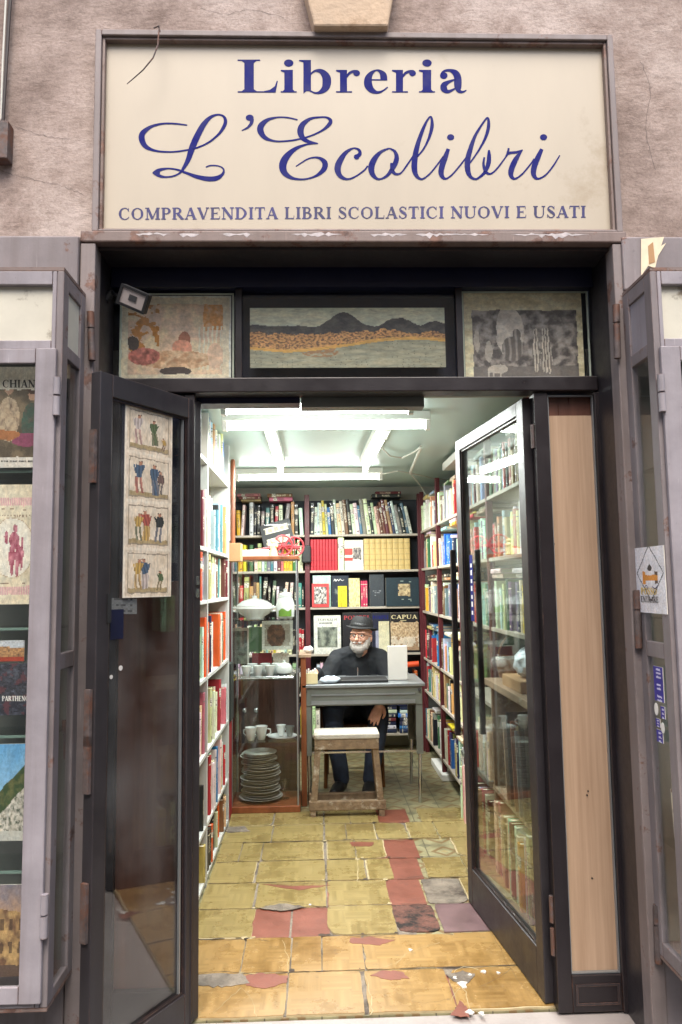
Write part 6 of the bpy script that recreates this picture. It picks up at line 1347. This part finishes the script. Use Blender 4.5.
# ================================================================== small things on the right, behind the glass door
for k in range(5):
    y = 3.42+k*.075; w_, h_ = .30-.02*(k % 3), .44-.03*((k*2) % 3); lnx = .10
    t = thing('picture_frame', ['empty dark picture frame leaning nearest the street under the counter', 'silver picture frame, second in the row leaning under the counter', 'brown picture frame in the middle of the leaning row', 'thin black picture frame, fourth in the leaning row', 'pale wooden picture frame, last in the leaning row'][k], 'picture frame', (.94, y, .425), 0, 'picture frames leaning under the counter')
    fb = frame_boxes(-.02, .26, 0, h_, .022, -.008, .008); fb.xf(Matrix.Rotation(-lnx, 4, 'X')); fb.build('frame', ['black', 'alu', 'brownwood', 'black', 'ply'][k], t, local=True)
    pb = MB().box((0, -.003, .02), (.24, .003, h_-.022)); pb.xf(Matrix.Rotation(-lnx, 4, 'X')); pb.build('glazing', ['desk', 'plate', 'cream', 'dkgrey', 'white'][k], t, local=True)
sp = MB().box((.94, 3.0, .4205), (1.2, 3.36, .60)); tag(sp.build('cardboard_box', 'card', bevel=.004), 'long cardboard box on the middle board under the counter', 'box')
sp = MB().box((.93, 3.44, .9855), (1.2, 3.78, 1.04)); tag(sp.build('flat_cardboard_box', 'card', bevel=.004), 'flat cardboard box lying on the counter behind the glass door', 'box')
# wrapped bundle, dark basket, jar on the counter and shelf
bn = MB(); bn.ball((1.04, 3.60, 1.115), .09, sc=(1, 1.3, .8), seg=20, rings=12)
for v in bn.v: n_ = fbm(v.x*22, v.y*22, v.z*22)*.028; v.x += n_; v.z = max(1.041, v.z+n_)
tag(bn.build('wrapped_bundle', MT['plasticbag']), 'crumpled clear plastic wrapped bundle on the counter', 'bundle')
bs = MB(); bs.lathe([(.07, 0), (.1, .02), (.115, .12), (.105, .12), (.06, .02), (0, .015)], (1.05, 3.92, .9855), seg=20); t = thing('dark_basket', 'dark round basket with a handle at the back of the counter', 'basket', (1.05, 3.92, .9855)); bs.build('bowl', 'chairwood', t)
MB().tube([(1.05+.1*math.cos(a), 3.92, 1.1+.13*math.sin(a)) for a in [i*math.pi/10 for i in range(11)]], .006, seg=6).build('handle', 'chairwood', t)
# brown portfolio at the foot of the grey ledge, papers on the floor
tag(MB().box((.83, 4.18, .002), (.895, 4.21, .36)).build('brown_portfolio', 'card', bevel=.002), 'brown card portfolio standing on the floor at the end of the low ledge', 'portfolio')
tag(MB().box((.93, 5.75, .002), (1.05, 6.3, .05)).build('paper_bundle', 'white', bevel=.004), 'long white paper bundle on the floor along the right bookcase', 'paper')
tag(MB().box((-.14, 6.74, 1.70), (-.055, 6.785, 1.86)).build('door_buzzer', 'black', bevel=.012), 'small black handset fixed to the burgundy upright above the cabinet', 'handset') if True else 0
wb = MB().box((.955, 4.95, 2.345), (1.2, 5.5, 2.40)); tag(wb.build('white_carton', 'white', bevel=.003), 'long white carton on top of the right bookcase', 'box')

# ================================================================== THE MAN
man = thing('person', 'seated man in black hat, black jacket, glasses and white beard behind the desk', 'person', (.3, 5.86, 0))
def limb(m, pts, rs, seg=14, k=5):
    P = catmull([(*p, r) for p, r in zip(pts, rs)], k); m.tube([q[:3] for q in P], [q[3] for q in P], seg=seg)
    m.ball(P[0][:3], P[0][3], seg=seg); m.ball(P[-1][:3], P[-1][3], seg=seg)
def organic(mb, name, m_, parent, voxel, smooth=4, factor=.5):
    o = mb.build(name, m_, parent, smooth=True); r = o.modifiers.new('remesh', 'REMESH'); r.mode = 'VOXEL'; r.voxel_size = voxel; r.use_smooth_shade = True
    s = o.modifiers.new('smooth', 'SMOOTH'); s.iterations = smooth; s.factor = factor; return o
HC = Vector((.325, 5.68, 1.10)); HR = Matrix.Rotation(rad(-20), 4, 'Z') @ Matrix.Rotation(rad(-7), 4, 'X')   # head turned to our left
HM = Matrix.Translation(HC) @ HR
def hp(x, y, z): return HM @ Vector((x, y, z))
def hb(m, x, y, z, r, sc): m.ball(hp(x, y, z), r, sc=sc, R=HR.to_3x3(), seg=18, rings=12)
body = MB()
hb(body, 0, .02, .025, .1, (.76, .95, 1.0)); hb(body, 0, -.01, -.03, .075, (.86, 1.0, 1.05)); hb(body, 0, -.035, -.078, .038, (1.0, .9, .8))
hb(body, 0, -.098, -.012, .014, (.75, 1.1, 1.9)); hb(body, 0, -.106, -.026, .014, (1.15, 1.0, .8))
for s in (-1, 1): hb(body, s*.034, -.068, -.02, .026, (1, .8, .9)); hb(body, s*.03, -.078, .028, .024, (1.3, .5, .45)); hb(body, s*.079, .012, -.008, .026, (.35, .7, 1.15))
hb(body, 0, -.088, -.05, .012, (1.5, .7, .5))
limb(body, [HC+Vector((0, .03, -.05)), HC+Vector((.0, .07, -.15)), (.31, 5.78, .85)], [.052, .054, .06])
limb(body, [(.31, 5.79, .88), (.305, 5.84, .7), (.3, 5.87, .54)], [.07, .08, .09])
ARM_R = [(.49, 5.77, .90), (.555, 5.62, .70), (.45, 5.37, .668)]; ARM_L = [(.135, 5.77, .90), (.035, 5.66, .76), (-.01, 5.45, .86)]
LEG_R = [(.39, 5.84, .545), (.43, 5.46, .545), (.37, 5.50, .10)]; LEG_L = [(.21, 5.84, .545), (.10, 5.42, .585), (.16, 5.52, .10)]
for A in (ARM_R, ARM_L): limb(body, A, [.045, .036, .026], k=4)
for A in (LEG_R, LEG_L): limb(body, A, [.07, .052, .034], k=4)
def hand(m, w, d, nrm, side, L_=.17, curl=.45):
    """w wrist, d pointing direction, nrm back-of-hand direction"""
    w, d, nrm = Vector(w), Vector(d).normalized(), Vector(nrm).normalized(); s = d.cross(nrm).normalized()*side; nrm = s.cross(d)*side if side > 0 else d.cross(s); nrm.normalize()
    limb(m, [w, w+d*.03], [.024, .026], k=2)
    for q in (-1, -.35, .3, .9): limb(m, [w+d*.02+s*q*.012, w+d*.088+s*q*.03], [.015, .0125], k=2)
    for q, l in ((-1.0, .062), (-.34, .075), (.32, .07), (.95, .055)):
        p = w+d*.088+s*q*.031; dd = d.copy(); pts = [p]
        for j, f in enumerate((.42, .32, .26)):
            dd = (dd-nrm*curl*(.55+.35*j)*.6+s*q*.05).normalized(); p = p+dd*l*f*1.15; pts.append(p)
        limb(m, pts, [.0105, .0098, .009, .0078], k=3, seg=10)
    p = w+d*.03-s*.022; limb(m, [p, p-s*.025+d*.022-nrm*.008, p-s*.035+d*.05-nrm*.014, p-s*.032+d*.07-nrm*.02], [.014, .0125, .0105, .009], k=3, seg=10)
hand(body, (.445, 5.36, .668), (-.42, -.3, -.86), (-.1, -.95, .25), 1, curl=.3)
hand(body, (-.01, 5.45, .865), (-.35, -.8, .12), (0, .1, 1), -1)
organic(body, 'body', 'skin', man, .0048, 3)
jk = MB()
limb(jk, [(.31, 5.78, .92), (.305, 5.81, .75), (.3, 5.85, .57)], [.105, .14, .15], k=5)
limb(jk, [(.22, 5.79, .90), (.20, 5.83, .72), (.21, 5.86, .58)], [.09, .11, .12]); limb(jk, [(.40, 5.79, .90), (.41, 5.83, .72), (.40, 5.86, .58)], [.09, .11, .12])
limb(jk, [(.15, 5.79, .925), (.31, 5.79, .955), (.475, 5.79, .925)], [.078, .08, .078])
limb(jk, ARM_R, [.078, .066, .045], k=5); limb(jk, ARM_L, [.078, .066, .046], k=5)
limb(jk, [(.25, 5.72, .965), (.30, 5.705, .95), (.36, 5.72, .965), (.385, 5.79, .99), (.31, 5.85, 1.0), (.235, 5.79, .99), (.25, 5.72, .965)], [.022]*7, k=4)
for v in jk.v:
    n_ = noise.noise(Vector((v.x*15, v.y*15, v.z*11)))*.014+noise.noise(Vector((v.x*34, v.y*30, v.z*26)))*.006; v.y += n_; v.x += n_*.6
organic(jk, 'jacket', 'jacket', man, .007, 2)
for (x, z_) in ((.205, .80), (.37, .80)):
    MB().box((x, 5.672, z_-.014), (x+.075, 5.69, z_+.014)).build('pocket_flap', 'jacket', man, bevel=.004); MB().tube([(x+.037, 5.673, z_), (x+.037, 5.668, z_)], .006).build('button', 'chrome', man)
MB().tube([(.30, 5.70, .93), (.297, 5.668, .84), (.295, 5.675, .70)], .004).build('zip', 'chrome', man)
sh = MB(); limb(sh, [(.305, 5.715, .93), (.312, 5.71, .965), (.325, 5.71, .99)], [.016, .03, .034], k=3); organic(sh, 'shirt', 'grey_shirt', man, .006)
tz = MB()
for A in (LEG_R, LEG_L): limb(tz, A, [.098, .078, .058], k=5)
limb(tz, [(.2, 5.87, .56), (.4, 5.87, .56)], [.105, .105], k=2)
for v in tz.v: n_ = noise.noise(Vector((v.x*13, v.y*13, v.z*13)))*.012; v.z += n_; v.x += n_*.4
organic(tz, 'trousers', 'jeans', man, .007, 2)
for A, dx in ((LEG_R, -.02), (LEG_L, -.03)):
    f = Vector(A[2]); s_ = MB(); limb(s_, [(f.x, f.y+.02, .055), (f.x+dx, f.y-.08, .05), (f.x+dx*2, f.y-.17, .04)], [.045, .046, .036], k=4); 
    for v in s_.v: v.z = max(.003, v.z)
    organic(s_, 'shoe', 'black', man, .005)
bd = MB(); hb(bd, 0, -.052, -.085, .05, (1.05, .85, .85))
for s in (-1, 1): hb(bd, s*.05, -.03, -.06, .032, (.75, 1.1, 1.3)); hb(bd, s*.066, .0, -.03, .02, (.6, 1, 1.8)); hb(bd, s*.02, -.094, -.047, .013, (1.4, .7, .55))
for v in bd.v: v += Vector((fbm(v.x*70, v.y*70, v.z*70), fbm(v.z*70, v.x*70, 2), fbm(v.y*70, v.z*70, 5)))*.004
organic(bd, 'beard', 'beard', man, .0045, 1)
hr_ = MB(); hb(hr_, 0, .05, .0, .075, (1.02, .7, .9)); organic(hr_, 'hair', 'beard', man, .006, 1)
ht = MB(); ht.lathe([(.0, .0), (.118, .0), (.124, .004), (.12, .008), (.097, .012), (.092, .03), (.085, .068), (.07, .09), (.045, .094), (.0, .084)], (0, 0, 0), seg=32, sc=(.95, 1.08))
for v in ht.v:
    if v.z < .02: v.z += -.018*abs(v.y/.13)**2*(1 if v.y < 0 else -.6)+.01*(v.x/.12)**2
ht.xf(Matrix.Translation(HC) @ HR @ Matrix.Translation((0, .014, .058)) @ Matrix.Rotation(rad(-6), 4, 'X') @ Matrix.Rotation(rad(5), 4, 'Y')); hat = ht.build('hat', 'hat', man, smooth=True)
bd2 = MB(); bd2.lathe([(.0955, 0), (.096, .002), (.093, .018), (.0915, .02)], (0, 0, 0), seg=32, sc=(.95, 1.08)); bd2.xf(Matrix.Translation(HC) @ HR @ Matrix.Translation((0, .013, .07)) @ Matrix.Rotation(rad(-6), 4, 'X') @ Matrix.Rotation(rad(5), 4, 'Y')); bd2.build('hat_band', 'black', hat)
gs = MB()
for s in (-1, 1):
    gs.tube([hp(s*.033+.025*math.cos(a), -.1, .004+.017*math.sin(a)) for a in [i*math.pi/8 for i in range(17)]], .0022, seg=5)
    gs.tube([hp(s*.058, -.1, .008), hp(s*.083, .0, .006)], .002, seg=5)
gs.tube([hp(-.008, -.1, .006), hp(.008, -.1, .006)], .0025, seg=5); gs.build('glasses', 'black', man)
for s in (-1, 1): e_ = MB(); hb(e_, s*.031, -.0765, .006, .0105, (1, 1, .75)); e = e_.build('eye', 'plate', man, smooth=True); p_ = MB(); hb(p_, s*.032, -.0855, .006, .0055, (1, .6, 1)); p_.build('iris', 'dkgrey', e)
ls = MB(); hb(ls, 0, -.097, -.056, .007, (1.6, .5, .3)); ls.build('lips', mat('lips', srgb(160, 100, 92), .5), man)
